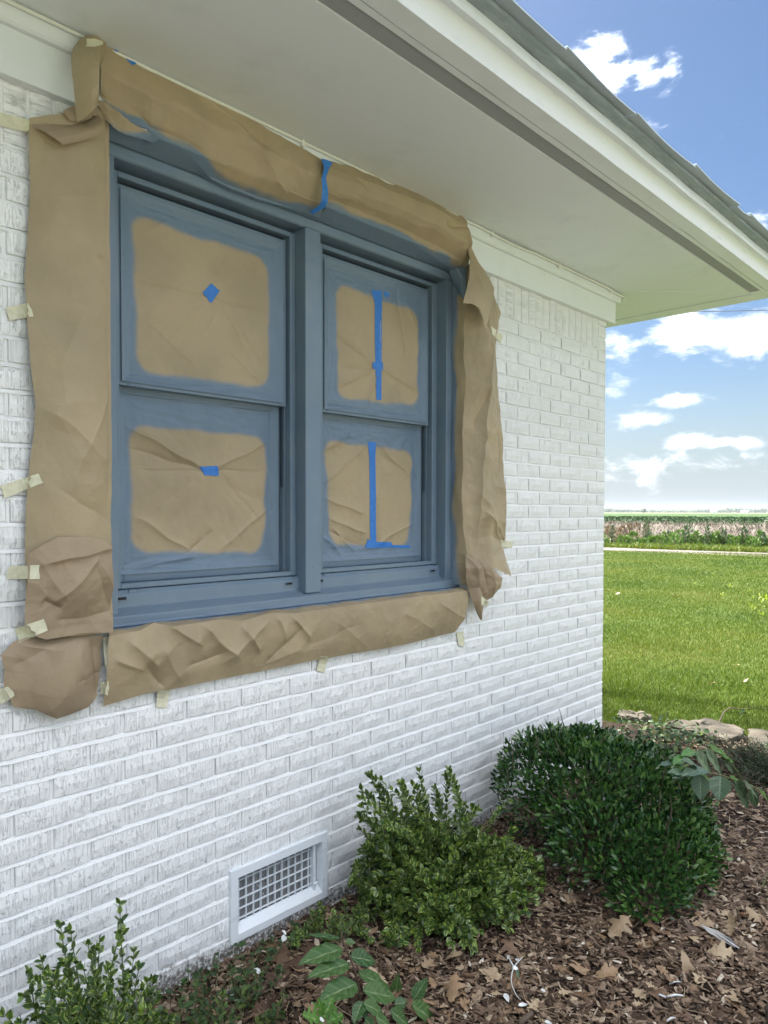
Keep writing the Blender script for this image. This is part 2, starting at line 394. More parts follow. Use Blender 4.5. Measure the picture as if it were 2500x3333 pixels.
tag(link('added_bounce_ground', mesh_of('added_bounce_ground', [(-14, -12, -.028), (9, -12, -.028), (9, -3.9, -.028), (-14, -3.9, -.028)], [(0, 1, 2, 3)], M_BOUNCE)), kind='structure')
M_VERGE, t, p = material('rough_verge', (.08, .14, .03), .95, .1)
P = pos(t); t.put(p.inputs['Base Color'], t.mix(t.noise(P, 2.0, 6, .75), rgb(.03, .065, .01), rgb(.075, .10, .025)))
strip('grass_verge', 2.3, 7.5, -90, 90, -.03, M_VERGE, 2, 2)
M_BANK, t, p = material('dry_ditch_bank', (.30, .24, .19), .95, .1)
P = pos(t); n = t.noise(t.mapping(P, (1, 1, 2.5)), .9, 7, .78); n2 = t.noise(P, 5, 5, .7)
c = t.mix(t.step(n, .35, .65), rgb(.10, .088, .072), rgb(.18, .162, .138)); c = t.mix(t.math('MULTIPLY', t.step(n2, .5, .66), .55), c, rgb(.13, .10, .075))
t.put(p.inputs['Base Color'], c); bump(t, p, n2, 1, .3)
def bank_z(x, y, k): return -.3+.95*np.clip((k-.15)/.5, 0, 1)-.55*np.clip((k-.75)/.25, 0, 1)+.10*fb(x*.6, y*.6, 21, 4)
strip('ditch_bank', 7.0, 24, -70, 110, 0, M_BANK, 14, 240, bank_z)
strip('crop_field', 24, 700, -900, 900, .18, M_FIELD, 8, 8)
# mulch bed surface
xs = np.concatenate([np.linspace(-4, .2, 12), np.linspace(.25, 5.3, 170), np.linspace(5.4, 6.2, 6)])
ys = np.concatenate([np.linspace(-5.2, -2, 16), np.linspace(-1.95, .5, 90)])
gx, gy = np.meshgrid(xs, ys, indexing='ij')
zz_ = bed_z(gx, gy)
v = np.stack([gx, gy, zz_], -1).reshape(-1, 3); ny = len(ys); nx = len(xs)
i, j = np.meshgrid(np.arange(nx-1), np.arange(ny-1), indexing='ij'); a = (i*ny+j).ravel()
f = np.stack([a, a+ny, a+ny+1, a+1], -1)
cen = v[f].mean(1); keep = in_poly(cen[:, 0], cen[:, 1], BED) | ((cen[:, 0] < 4.75) & (cen[:, 1] > .1) & (cen[:, 1] < .45))
tag(link('mulch_bed', mesh_of('mulch_bed', v, f[keep], M_SOIL, True)), kind='structure')
# ---SECTION HOUSE---
# ------------------------------------------------------------------ the house
house = thing('brick_house', 'white painted brick house corner under a wide soffit with grey shingle edge', 'house', (3.93, 0, 0))
HO = Vector((3.93, 0, 0))
def hp(o): # keep world coordinates while parented to the house
    o.parent = house; o.location = -HO; return o
XC = 3.932; CH = .0677; BL = .2026; YM = .0100      # corner, course height, brick module, mortar depth
OX0, OX1, OZ0, OZ1 = .958, 2.605, H-.40, H+1.10      # window opening in the brickwork
Z0 = H+.982
# mortar and backing, with the opening left out
m = MB()
for a, b, c, d in ((-4, OX0, -.25, H+1.12), (OX1, XC-.006, -.25, H+1.12), (OX0, 1.362, -.25, OZ0), (1.764, OX1, -.25, OZ0), (1.362, 1.764, -.25, H-1.40), (1.362, 1.764, H-1.18, OZ0)):
    m.box(a, b, YM, .12, c, d)
m.box(XC-.12, XC-.0085, .1205, 7.5, -.25, H+1.12)
VX0, VX1, VZ0, VZ1 = 1.362, 1.764, H-1.40, H-1.18   # hole behind the crawl-space vent
kk = 1
while Z0-kk*CH > -.1:
    zj = Z0-kk*CH; kk += 1
    spans = [(-1.4, OX0), (OX1, XC-.004)] if zj > OZ0 else ([(-1.4, VX0), (VX1, XC-.004)] if VZ0 < zj < VZ1 else [(-1.4, XC-.004)])
    for a, b in spans: m.prism([(.0110, zj+.0064), (.0076, zj+.0050), (.0022, zj-.0051), (.0018, zj-.0070), (.0110, zj-.0070)], a, b, n=max(1, int((b-a)/.022)), wob=.0008, seed=kk)
wall_o = hp(m.build('brick_wall', M_MORTAR)); wall_o.name = 'brick_wall'
# bricks: a few shared shapes, then one object per brick
def brick_mesh(w, h, seed, mat, d=.05):
    r = random.Random(seed); nx, nz = 4, 2; vs = []; fs = []
    for i in range(nx+1):
        for j in range(nz+1):
            e = (i in (0, nx)) or (j in (0, nz))
            x = (i/nx-.5)*w; z = (j/nz-.5)*h
            y = (.0028 if e else 0)+r.uniform(-.0009, .0009)
            if e: x *= 1-.006*r.random(); z += r.uniform(-.0012, .0012)
            if i in (0, nx) and j in (0, nz): y += .0015
            vs.append((x, y, z))
    n = len(vs)
    ring = [(i, 0) for i in range(nx+1)]+[(nx, j) for j in range(1, nz+1)]+[(i, nz) for i in range(nx-1, -1, -1)]+[(0, j) for j in range(nz-1, 0, -1)]
    for i in range(nx):
        for j in range(nz): a = i*(nz+1)+j; fs.append((a, a+nz+1, a+nz+2, a+1))
    for i, j in ring:
        vs.append(((i/nx-.5)*(w+.0010), d, (j/nz-.5)*(h+.0010)))
    for k in range(len(ring)):
        k2 = (k+1) % len(ring); a = ring[k]; b = ring[k2]
        fs.append((b[0]*(nz+1)+b[1], a[0]*(nz+1)+a[1], n+k, n+k2))
    me = mesh_of('brick', vs, fs, mat); return me
BM = {}
def bmesh_for(w, h, mat, key, var):
    k = (round(w, 4), round(h, 4), key, var)
    if k not in BM: BM[k] = brick_mesh(w, h, hash(k) % 9999, mat)
    return BM[k]
bricks = []     # (cx, cz, w, h, kind)
JW = .0125
k = 1
while True:
    zt = Z0-k*CH; zc = zt-CH/2
    if zc < -.09: break
    off = 0 if k % 2 == 0 else .5
    x = XC
    w0 = BL if k % 2 == 0 else BL*.5
    while x > -1.3:
        a, b = x-w0, x
        # clip at the opening
        segs = [(a, b)]
        if OZ0 < zc < OZ1:
            segs = []
            if b > OX1: segs.append((max(a, OX1), b))
            if a < OX0: segs.append((a, min(b, OX0)))
        for (a2, b2) in segs:
            if VZ0+.0 < zc < VZ1:
                if a2 < VX1 and b2 > VX0:
                    if VX0-a2 > .03: bricks.append(((a2+VX0)/2, zc, VX0-a2-JW*.5, CH-JW, 's'))
                    if b2-VX1 > .03: bricks.append(((b2+VX1)/2, zc, b2-VX1-JW*.5, CH-JW, 's'))
                    continue
            if b2-a2 > .03: bricks.append(((a2+b2)/2, zc, b2-a2-JW, CH-JW, 's'))
        x -= w0; w0 = BL
    k += 1
# stacked corner bricks and the soldier course under the frieze
zt = Z0-CH
for q in range(3): bricks.append((XC-.0505, zt+CH*(q+.5), .101-JW, CH-JW, 's'))
x = XC-.101
while x > -1.3:
    w = .0655
    if not (x-w < OX1 and x > OX0): bricks.append((x-w/2, zt+.1015, w-.011, .203-JW, 'v'))
    x -= w
def bhidden(b):
    x, z = b[0], b[1]-H
    if .60 < x < 1.0 and -.62 < z < 1.1: return True
    if 2.60 < x < 2.95 and -.25 < z < .95: return True
    if .95 < x < 2.6 and z > -.47: return True
    return False
def bscore(b):
    q = np.array([b[0], 0, b[1]]); d = np.linalg.norm(q-np.array([0, -D_, H]))
    return (0 if (not in_view(q, 10) or bhidden(b)) else 1/d)
order = sorted(bricks, key=lambda b: -bscore(b))
solo, rest = order[:300], order[300:]
r = random.Random(5)
def brick_pose(b):
    dy = r.uniform(-.0016, .0016); dz = r.uniform(-.0012, .0012); rz = r.uniform(-.006, .006); ry = r.uniform(-.004, .004)
    return dy, dz, rz, ry
for b in solo:
    me = bmesh_for(b[2], b[3], M_SOLD if b[4] == 'v' else M_BRICK, b[4], r.randrange(4))
    dy, dz, rz, ry = brick_pose(b)
    o = link('brick', me, wall_o); o.location = (b[0], dy, b[1]+dz); o.rotation_euler = (0, ry, rz)
for kind, mt in (('s', M_BRICK), ('v', M_SOLD)):
    V_, F2 = [], []
    for b in rest:
        if b[4] != kind: continue
        me = bmesh_for(b[2], b[3], mt, b[4], r.randrange(4)); dy, dz, rz, ry = brick_pose(b)
        n = len(V_); V_ += [(vv.co.x+b[0], vv.co.y+dy-vv.co.x*rz, vv.co.z+b[1]+dz) for vv in me.vertices]
        F2 += [tuple(n+i for i in pl.vertices) for pl in me.polygons]
    if kind == 's':   # the gable side of the corner
        k = 1
        while True:
            zc = Z0-k*CH-CH/2
            if zc < -.09: break
            y = 0.002; w0 = BL*.5 if k % 2 == 0 else BL
            while y < 1.2:
                me = bmesh_for(w0-JW, CH-JW, mt, 's', 0); yc = y+w0/2; n = len(V_)
                V_ += [(XC-vv.co.y-.0005+r.uniform(-.001, .001), yc+vv.co.x, vv.co.z+zc) for vv in me.vertices]
                F2 += [tuple(n+i for i in pl.vertices) for pl in me.polygons]
                y += w0; w0 = BL
            k += 1
    tag(link('brick_courses' if kind == 's' else 'soldier_course', mesh_of('bricks', V_, F2, mt), wall_o), kind='stuff')

hv, hf = [], []
for (bx, bz, bw, bh, bk) in bricks:
    if bk == 'v': xa, ya_ = bx+bw/2, .0062
    else: xa, ya_ = bx+bw/2, .0058
    if xa+.011 > XC-.004: continue
    n = len(hv); y0_ = ya_+r.uniform(-.0012, .0016)
    hv += [(xa-.0015, .0095, bz-bh/2-.002), (xa+.003, y0_, bz-bh/2-.002), (xa+.0095, y0_+.0004, bz-bh/2-.002), (xa+.014, .0095, bz-bh/2-.002), (xa-.0015, .0095, bz+bh/2+.002), (xa+.003, y0_, bz+bh/2+.002), (xa+.0095, y0_, bz+bh/2+.002), (xa+.014, .0095, bz+bh/2+.002)]
    hf += [(n, n+1, n+5, n+4), (n+1, n+2, n+6, n+5), (n+2, n+3, n+7, n+6)]
tag(link('mortar_joints', mesh_of('mortar_joints', hv, hf, M_MORTAR), wall_o), kind='stuff')
# frieze, crown moulding, soffit
ZS = H+1.25
fr = MB(); fr.box(-4, 3.985, -.025, .005, H+1.080, ZS); fr.box(3.955, 3.985, .0052, 7.5, H+1.080, ZS)
hp(fr.build('frieze_board', M_TRIM, bevel=.002))
cr = MB(); cr.prism([(-.0255, H+1.198), (-.040, H+1.198), (-.046, H+1.204), (-.046, H+1.247), (-.0255, H+1.247)], -4, 4.006)
hp(cr.build('crown_moulding', M_TRIM))
XE = 4.51
def sof(x, y): return 0.004*fb(x*.9, y*2, 31, 3)
so = MB(); so.box(-4, XE, -.590, -.0262, ZS, ZS+.012); so.box(3.99, XE, -.0260, 7.5, ZS+.0005, ZS+.012)
hp(so.build('soffit_panel', M_TRIM))
def ZP(px, py): d = ray(px, py); q = d*((ZS-.0012-H)/d[2]); return (q[0], q[1]-D_, ZS-.0012)
sm = MB(); a, b = ZP(2010, 950), ZP(2310, 949); sm.tube([a, tuple((np.array(a)+np.array(b))/2), b], .0012, 4); a, b = ZP(2310, 949), ZP(2440, 958); sm.tube([a, b], .0009, 4)
hp(sm.build('soffit_seam', M_TRIM))
# screened vent strip, then the outer board with its groove
vs_ = MB(); vs_.box(-4, 4.48, -.652, -.592, ZS+.004, ZS+.009)
hp(vs_.build('soffit_vent_strip', M_MESHVENT))
ob = MB()
ob.prism([(-.672, ZS-.001), (-.650, ZS-.001), (-.650, ZS+.012), (-.672, ZS+.012)], -4, 4.56, n=60, wob=.0008)
ob.prism([(-.740, ZS-.003), (-.677, ZS-.003), (-.677, ZS+.012), (-.740, ZS+.012)], -4, 4.655, n=60, wob=.0010, seed=3)
hp(ob.build('eave_board', M_TRIM))
gp = MB(); gp.box(-4, 4.64, -.677, -.672, ZS+.002, ZS+.010); gp.box(4.511, 4.519, -.64, 7.5, ZS+.006, ZS+.0125)
hp(gp.build('shadow_groove', M_DARK))
eb = MB(); eb.box(4.519, 4.655, -.6765, 7.5, ZS-.0025, ZS+.012); eb.box(4.481, 4.5185, -.6495, -.592, ZS, ZS+.012)
hp(eb.build('end_eave_board', M_TRIM))
# gutter: curved metal face, lip and dark upper band
prof = [(-.7402, ZS-.002), (-.7425, ZS+.010), (-.7460, ZS+.024), (-.7520, ZS+.038), (-.7600, ZS+.047), (-.7660, ZS+.0500),
        (-.7890, ZS+.0475), (-.7920, ZS+.056), (-.7920, ZS+.072), (-.7900, ZS+.080), (-.7402, ZS+.080)]
gu = MB(); gu.prism(prof, -4, 4.70, n=80, wob=.0015, seed=1)
og = hp(gu.build('gutter', M_METAL))
M_DRIP, t, p = material('grey_drip_edge', (.30, .36, .38), .5); P = pos(t); t.put(p.inputs['Base Color'], t.mix(t.step(t.noise(t.mapping(P, (1, 5, 5)), 9, 5, .7), .4, .7), rgb(.25, .31, .33), rgb(.38, .44, .46)))  # darker grey band between gutter lip and shingles, streaky in tone
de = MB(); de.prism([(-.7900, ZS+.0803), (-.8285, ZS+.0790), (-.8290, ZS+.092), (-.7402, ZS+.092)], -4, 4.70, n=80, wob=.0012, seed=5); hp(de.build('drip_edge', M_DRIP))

me = og.data
for pl in me.polygons:
    if len(pl.vertices) == 4: pl.use_smooth = True
try: me.set_sharp_from_angle(angle=.5)
except Exception: pass
prof2 = [(4.7202-.065, ZS-.002), (4.672, ZS+.024), (4.700, ZS+.050), (4.712, ZS+.0475), (4.716, ZS+.081), (4.742, ZS+.0795), (4.742, ZS+.092), (4.655, ZS+.092)]
ge = MB(); ge.prism(prof2, -.70, 7.5, axis='y', n=4); hp(ge.build('end_gutter', M_METAL))
# roof deck and hip
rf = MB()
e0, e1 = (-4, -.835, ZS+.1025), (4.745, -.835, ZS+.1025)
rv = [(-4, -.80, ZS+.105), (4.71, -.80, ZS+.105), (4.71, 7.8, ZS+.105), (-4, 7.8, ZS+.105), (-4, 3.5, ZS+1.45), (.45, 3.5, ZS+1.45)]
n = len(rf.v); rf.v += rv; rf.f += [(0, 1, 5, 4), (1, 2, 5), (2, 3, 4, 5), (0, 4, 3), (0, 3, 2, 1)]
roof = hp(rf.build('roof', M_SHINGLE))
# starter shingles overhanging the gutter, sagging between their ends
def shingle(x0, x1, seed, lift=0.0, ext=.868):
    rr = random.Random(seed); n = 10; vs = []; fs = []
    for i in range(n+1):
        t = i/n; x = x0+(x1-x0)*t
        sag = -.0075*math.sin(math.pi*min(1, t*1.0))+lift*(1-t)+rr.uniform(-.0004, .0004)
        yo = -ext+.004*math.sin(3*t+seed)
        for (y, dz) in ((-.78, .0945), (-.826, .0935), (yo, .088+sag), (yo, .0925+sag), (-.826, .099), (-.78, .100)):
            vs.append((x, y, ZS+dz+lift*.6))
    for i in range(n):
        for j in range(6):
            a = i*6+j; b = i*6+(j+1) % 6; fs.append((a, b, b+6, a+6))
    fs.append(tuple(range(6))); fs.append(tuple(n*6+j for j in reversed(range(6))))
    o = link('shingle', mesh_of('shingle', vs, fs, M_SHINGLE), roof); return o
joints = [-.4, .05, .52, 1.0, 1.47, 1.93, 2.40, 2.92, 3.42, 3.57, 4.05, 4.50, 4.78]
lifts = [0, .003, 0, .004, .002, .006, .0015, .007, .002, .009, .003, .006]
for i in range(len(joints)-1): shingle(joints[i], joints[i+1]-.001, i, lifts[i] if i % 2 else lifts[i]*.4, .866+.008*((i*37) % 5)/5)
sh = MB(); sh.box(4.70, 4.785, -.87, 7.5, ZS+.094, ZS+.099); o = sh.build('shingle', M_SHINGLE, roof)
sh = MB(); sh.box(-4, -.401, -.868, -.79, ZS+.0945, ZS+.0995); o = sh.build('shingle', M_SHINGLE, roof)

# cable stapled along the top of the crown moulding
pts = []
for i in range(80):
    x = .3+(4.0-.3)*i/79
    sg = .004*math.sin(x*5.1)+.003*math.sin(x*11.3) if x > 2.5 else .0008*math.sin(x*7)
    pts.append((x, -.0525-.002*max(0, x-2.6), ZS-.0075-max(0, sg)*1.4))
pts += [(4.022, -.055, ZS-.014), (4.03, -.045, ZS-.03), (4.028, -.02, ZS-.034)]
cb = MB(); cb.tube(pts, .0055, 8); cable = hp(cb.build('cable', M_CABLE, smooth=True))
for x in (.90, 1.62, 2.72, 3.30, 3.86):
    c = MB(); c.box(x-.006, x+.006, -.0605, -.0465, ZS-.024, ZS-.001); c.build('cable_clip', M_CABLE, cable, bevel=.002)

# ------------------------------------------------------------------ the window (a part of the house)
win = MB(); YC = .045
prof = [(YC+.006, H+1.013), (YC+.0, H+1.019), (YC-.002, H+1.045), (YC+.010, H+1.062), (YC+.014, H+1.10), (.16, H+1.10), (.16, H+1.013)]
win.prism(prof, .93, OX1-.002)
win.box(.93, 1.004, YC, .17, H-.30, H+1.0125)
win.box(2.522, 2.562, YC, .17, H-.30, H+1.0125)
win.box(2.5625, OX1-.003, YC+.022, .17, H-.30, H+1.0125)
window = hp(win.build('window', M_SLATE, bevel=.0025, seg=2))
mu = MB(); mu.box(1.714, 1.787, YC-.003, .17, H-.296, H+1.0122); mu.build('mullion', M_SLATE, window, bevel=.003, seg=2)
si = MB()
si.prism([(.13, H-.233), (.093, H-.236), (.080, H-.250), (.0795, H-.2862), (.034, H-.3035), (.030, H-.307), (.030, H-.3275), (.026, H-.333), (.030, H-.338), (.17, H-.338)], .962, OX1-.004)
si.build('window_sill', M_SLATE, window, bevel=.0015)
bs = MB(); bs.box(.962, OX1-.004, -.010, .16, H-.44, H-.352); bs.build('brick_sill', M_MORTAR, window, bevel=.003)
def ring(mb, x0, x1, z0, z1, w, ya, yb, wb=None):
    wb = wb or w
    mb.box(x0, x0+w, ya, yb, z0, z1); mb.box(x1-w, x1, ya, yb, z0, z1)
    mb.box(x0+w, x1-w, ya, yb, z1-w, z1); mb.box(x0+w, x1-w, ya, yb, z0, z0+wb)
def unit(fx0, ix0, ix1, fx1, seed):
    """one double-hung unit: screen frame, upper sash (outer), lower sash (inner), tracks, glass, clips"""
    zi0, zi1 = H-.217, H+.984
    f = MB(); f.box(fx0, ix0, .095, .125, zi0-.016, zi1+.017); f.box(ix1, fx1, .095, .125, zi0-.016, zi1+.017)
    f.box(ix0, ix1, .095, .125, zi1, zi1+.017); f.box(ix0, ix1, .095, .125, zi0-.016, zi0)
    f.build('unit_frame', M_SLATE, window, bevel=.0018)
    f = MB(); f.box(fx0-.02, ix0-.008, .1252, .19, zi0-.016, zi1+.03); f.box(ix1+.008, fx1+.02, .1252, .19, zi0-.016, zi1+.03)
    f.box(ix0-.008, ix1+.008, .1252, .19, zi1+.006, zi1+.03); f.box(ix0-.008, ix1+.008, .1252, .19, zi0-.03, zi0-.004)
    f.box(ix1-.004, ix1+.008, .126, .129, zi0-.004, zi1+.006)
    f.build('jamb', M_SLATE, window, bevel=.001)
    fin = MB(); fin.box(ix1-.006, ix1-.002, .130, .150, zi0-.002, H+.09); fin.box(ix1-.0015, ix1+.0015, .1255, .14, zi0-.002, zi1); fin.build('sash_track', M_SLATE, window, bevel=.0008)
    u = MB(); ring(u, ix0+.002, ix1-.006, H+.378, zi1-.012, .034, .112, .150, .030)
    up = u.build('sash', M_SLATE, window, bevel=.0022, seg=2)
    b2 = MB(); ring(b2, ix0+.034, ix1-.044, H+.406, zi1-.044, .008, .117, .123); b2.build('glazing_bead', M_SLATE, up)
    g = MB(); g.box(ix0+.03, ix1-.04, .128, .131, H+.402, zi1-.04); g.build('glass', M_GLASS, up)
    l = MB(); ring(l, ix0+.002, ix1-.004, zi0-.002, H+.395, .036, .152, .186, .046)
    lo = l.build('sash', M_SLATE, window, bevel=.0022, seg=2)
    b2 = MB(); ring(b2, ix0+.036, ix1-.040, zi0+.046, H+.359, .008, .157, .163); b2.build('glazing_bead', M_SLATE, lo)
    g = MB(); g.box(ix0+.03, ix1-.034, .168, .171, zi0+.04, H+.365); g.build('glass', M_GLASS, lo)
    for sx in ((fx0+.012, fx0+.058), (fx1-.062, fx1-.018)):
        c = MB(); c.box(sx[0], sx[0]+.028, .0768, .0795, H-.263, H-.2555); c.build('weep_slot', M_DARK, window)
        c = MB(); ring(c, sx[0]-.003, sx[0]+.031, H-.266, H-.2525, .0025, .0755, .0800); c.build('weep_cover', M_SLATE, window)
        c = MB(); c.box(sx[1]-.004, sx[1]+.022, .086, .0945, H-.2395, H-.2365); c.box(sx[1]-.004, sx[1]+.022, .0835, .0865, H-.2445, H-.2365); c.build('screen_clip', M_SLATE, window)
unit(1.0045, 1.038, 1.688, 1.7135, 1)
unit(1.7875, 1.844, 2.487, 2.5215, 2)
nl = MB()
for (x, z) in ((1.745, .90), (1.75, .42), (1.748, -.2), (1.76, -.27)): nl.box(x-.0018, x+.0018, YC-.0045, YC-.002, H+z-.0018, H+z+.0018)
nl.build('nail_head', M_SLATE, window)

bk = MB(); bk.box(.93, OX1+.02, .192, .200, H-.42, H+1.11); bk.build('light_block_panel', M_DARK, window)  # added dark panel behind the sashes, stops light leaking through the hollow house
# ------------------------------------------------------------------ crawl-space vent (a part of the house)
vz0, vz1, vx0, vx1 = H-1.412, H-1.168, 1.353, 1.775
vt = MB(); YV = -.0035
def fr4(mb, a, b, ya, yb):    # bevelled picture-frame ring between two rectangles at two depths
    (x0, x1, z0, z1), (X0, X1, Z0_, Z1) = a, b
    n = len(mb.v); mb.v += [(x0, ya, z0), (x1, ya, z0), (x1, ya, z1), (x0, ya, z1), (X0, yb, Z0_), (X1, yb, Z0_), (X1, yb, Z1), (X0, yb, Z1)]
    for i in range(4): j = (i+1) % 4; mb.f.append((n+i, n+j, n+4+j, n+4+i))
o1 = (vx0, vx1, vz0, vz1); i1 = (vx0+.028, vx1-.026, vz0+.026, vz1-.030); i2 = (vx0+.030, vx1-.028, vz0+.050, vz1-.034)
fr4(vt, o1, o1, .006, YV-.002); fr4(vt, o1, (vx0+.002, vx1-.002, vz0+.002, vz1-.002), YV-.002, YV-.004)
fr4(vt, (vx0+.002, vx1-.002, vz0+.002, vz1-.002), i1, YV-.004, YV-.004); fr4(vt, i1, i2, YV-.004, .022)
vent = hp(vt.build('foundation_vent', M_METAL))
sc = MB(); sc.box(i2[0]-.004, i2[1]+.004, .030, .032, i2[2]-.02, i2[3]+.004); sc.build('screen', M_SCREEN, vent)
gx0, gx1, gz0, gz1 = i2[0], i2[1]-.030, i2[2], i2[3]
for i in range(11):
    x = gx0+(gx1-gx0)*(i+.62)/11; b = MB(); b.box(x-.0016, x+.0016, .018, .026, gz0-.01, gz1+.002); b.build('grille_bar', M_METAL, vent)
for i in range(5):
    z = gz0+(gz1-gz0)*(i+.35)/5; b = MB(); b.box(gx0-.002, gx1, .0165, .0175+.006, z-.0014, z+.0014); b.build('grille_bar', M_METAL, vent)
b = MB(); b.box(gx1+.001, gx1+.011, .006, .028, gz0-.012, gz1+.001); b.box(gx1+.011, i2[1], .024, .029, gz0-.012, gz1+.001); b.build('damper_frame', M_METAL, vent, bevel=.001)
b = MB(); b.tube([(gx1-.001, .006, gz0+.012), (gx1+.018, .004, gz0+.017)], .004, 8); b.build('damper_lever', M_METAL, vent, smooth=True)
b = MB(); b.box(gx1+.012, gx1+.025, .004, .016, gz1-.010, gz1-.006); b.build('damper_clip', M_METAL, vent)
# ---SECTION PAPER---
# ------------------------------------------------------------------ masking paper
def resample(pts, n):
    pts = np.asarray(pts, float); d = np.r_[0, np.cumsum(np.linalg.norm(np.diff(pts[:, ::2], axis=0), axis=1)+1e-9)]
    t = np.linspace(0, d[-1], n); return np.stack([np.interp(t, d, pts[:, k]) for k in range(3)], -1)
def P3(lst, y=None):      # (view x, view y[, depth]) -> points on the vertical plane at that depth
    return [V(q[0], q[1], q[2] if len(q) > 2 else y) for q in lst]
class Sheet:
    def __init__(s, L, R, T, B, nu, nv, y=0.0):
        L, R, T, B = (resample(P3(q, y), n) for q, n in ((L, nv), (R, nv), (T, nu), (B, nu)))
        u = np.linspace(0, 1, nu)[:, None, None]; v = np.linspace(0, 1, nv)[None, :, None]
        s.p = (1-v)*T[:, None]+v*B[:, None]+(1-u)*L[None]+u*R[None]-((1-u)*(1-v)*T[0]+u*(1-v)*T[-1]+(1-u)*v*B[0]+u*v*B[-1])
        s.nu, s.nv = nu, nv; s.u = np.broadcast_to(u[..., 0], (nu, nv)); s.v = np.broadcast_to(v[..., 0], (nu, nv))
        s.x, s.z = s.p[..., 0].copy(), s.p[..., 2].copy(); s.paint = np.zeros((nu, nv))
        s.edge = np.minimum(np.minimum(s.u, 1-s.u), np.minimum(s.v, 1-s.v))
    def out(s, d): s.p[..., 1] -= d; return s
    def crumple(s, amp, freq, seed, o=3, keep=0.0):
        d = 0
        for k in range(o):
            wx = s.x+.03*pn(s.x*5, s.z*5, seed+50+k); wz = s.z+.03*pn(s.x*5, s.z*5, seed+70+k)
            d = d+(.45-np.abs(pn(wx*freq*2**k, wz*freq*2**k, seed+k)))*amp/(1.9**k)
        m = 1 if not keep else np.clip(s.edge/keep, .25, 1)
        s.p[..., 1] -= d*m; return s
    def ridge(s, amp, cell, seed, warp=.35):
        r = np.random.default_rng(seed); x0, x1, z0, z1 = s.x.min()-cell, s.x.max()+cell, s.z.min()-cell, s.z.max()+cell
        n = int((x1-x0)*(z1-z0)/cell**2)+4; q = np.stack([r.uniform(x0, x1, n), r.uniform(z0, z1, n)], -1)
        X = s.x+cell*warp*pn(s.x/cell*.7, s.z/cell*.7, seed); Z = s.z+cell*warp*pn(s.x/cell*.7+9, s.z/cell*.7, seed+1)
        d = np.full(s.x.shape, 9.0)
        for k in range(n): d = np.minimum(d, np.sqrt((X-q[k, 0])**2+((Z-q[k, 1])*.8)**2+(cell*.22)**2))
        m = .45+.55*np.clip(pn(s.x*2.1/cell*.3, s.z*2.1/cell*.3, seed+2)*1.6+.4, 0, 1)
        s.p[..., 1] -= amp*(d/cell-.4)*m; return s
    def fold(s, a, b, amp, w, y=0.0, asym=1.0):
        A, B_ = V(*a, y), V(*b, y); ax, az, bx, bz = A[0], A[2], B_[0], B_[2]
        L2 = (bx-ax)**2+(bz-az)**2; L = math.sqrt(L2)
        t = ((s.x-ax)*(bx-ax)+(s.z-az)*(bz-az))/L2
        d = ((s.x-ax)*(bz-az)-(s.z-az)*(bx-ax))/L + .008*pn(s.x*9, s.z*9, 3)
        tp = np.clip(np.minimum((t+.12)/.3, (1.12-t)/.3), 0, 1); tp = tp*tp*(3-2*tp)
        dd = np.where(d > 0, d/w, -d/(w*asym))
        s.p[..., 1] -= amp*tp*np.exp(-np.abs(dd)**.92); return s
    def radiate(s, c, amp, k, seed, y=0.0, r0=.03):
        C = V(*c, y); dx, dz = s.x-C[0], s.z-C[2]; r = np.hypot(dx, dz); th = np.arctan2(dz, dx)
        w = np.abs(pn(th*k/3.14+7, r*1.2+seed, seed))-.35
        s.p[..., 1] -= amp*w*np.clip((r-r0)/.12, 0, 1)*(.6+.8*r); return s
    def mesh(s, name, mat):
        nu, nv = s.nu, s.nv; i, j = np.meshgrid(np.arange(nu-1), np.arange(nv-1), indexing='ij'); a = (i*nv+j).ravel()
        f = np.stack([a, a+1, a+nv+1, a+nv], -1)
        uv = np.stack([s.u, s.v], -1).reshape(-1, 2)
        return mesh_of(name, s.p.reshape(-1, 3), f, mat, True, {'paint': s.paint.ravel()}, uv)
    def build(s, name, mat, parent=None):
        o = link(name, s.mesh(name, mat)); papers.append(o)
        if parent is not None: o.parent = parent; o.matrix_parent_inverse = Matrix.Translation(-parent.location)
        return o
papers = []
PG = 'kraft paper masks taped round the window'
# --- long drape left of the window
ld = thing('masking_paper', 'long upright kraft paper drape on the wall left of the window', 'paper', tuple(V(150, 800, -.01)), PG)
s = Sheet([(62, 256), (62, 330), (65, 400), (59, 520), (53, 600), (56, 690), (62, 790), (72, 870), (71, 930), (61, 1010), (55, 1090), (54, 1200), (53, 1346)],
          [(233, 232), (234, 320), (235, 500), (236, 700), (238, 900), (240, 1150), (243, 1364)],
          [(62, 256), (110, 256), (160, 250), (205, 236), (233, 232)], [(53, 1346), (90, 1372), (150, 1372), (243, 1364)], 120, 440, -.014)
e = 4*s.u*(1-s.u)
s.out(.030*e*(.55+.45*np.sin(s.v*9+1.2))+.010*e)
s.out(.022*np.exp(-((s.v-.50)/.10)**2)*(1-s.u)**.7*(.3+s.u)*1.6)
s.crumple(.0055, 2.3, 5, 3).ridge(.016, .17, 5).ridge(.006, .06, 6)
s.fold((78, 880), (232, 1010), .012, .030, asym=2.2).fold((232, 560), (110, 800), .010, .035, asym=2.5).fold((232, 820), (120, 1100), .010, .030).fold((60, 690), (232, 720), -.006, .04)
s.fold((90, 430), (225, 445), .006, .018).fold((200, 560), (233, 545), .008, .014).fold((110, 1060), (235, 1130), -.010, .03).fold((232, 620), (90, 470), .006, .05)
s.p[..., 1] = np.where(s.u > .93, np.maximum(s.p[..., 1], -.022), s.p[..., 1])
s.build('paper_sheet', M_KRAFT, ld)
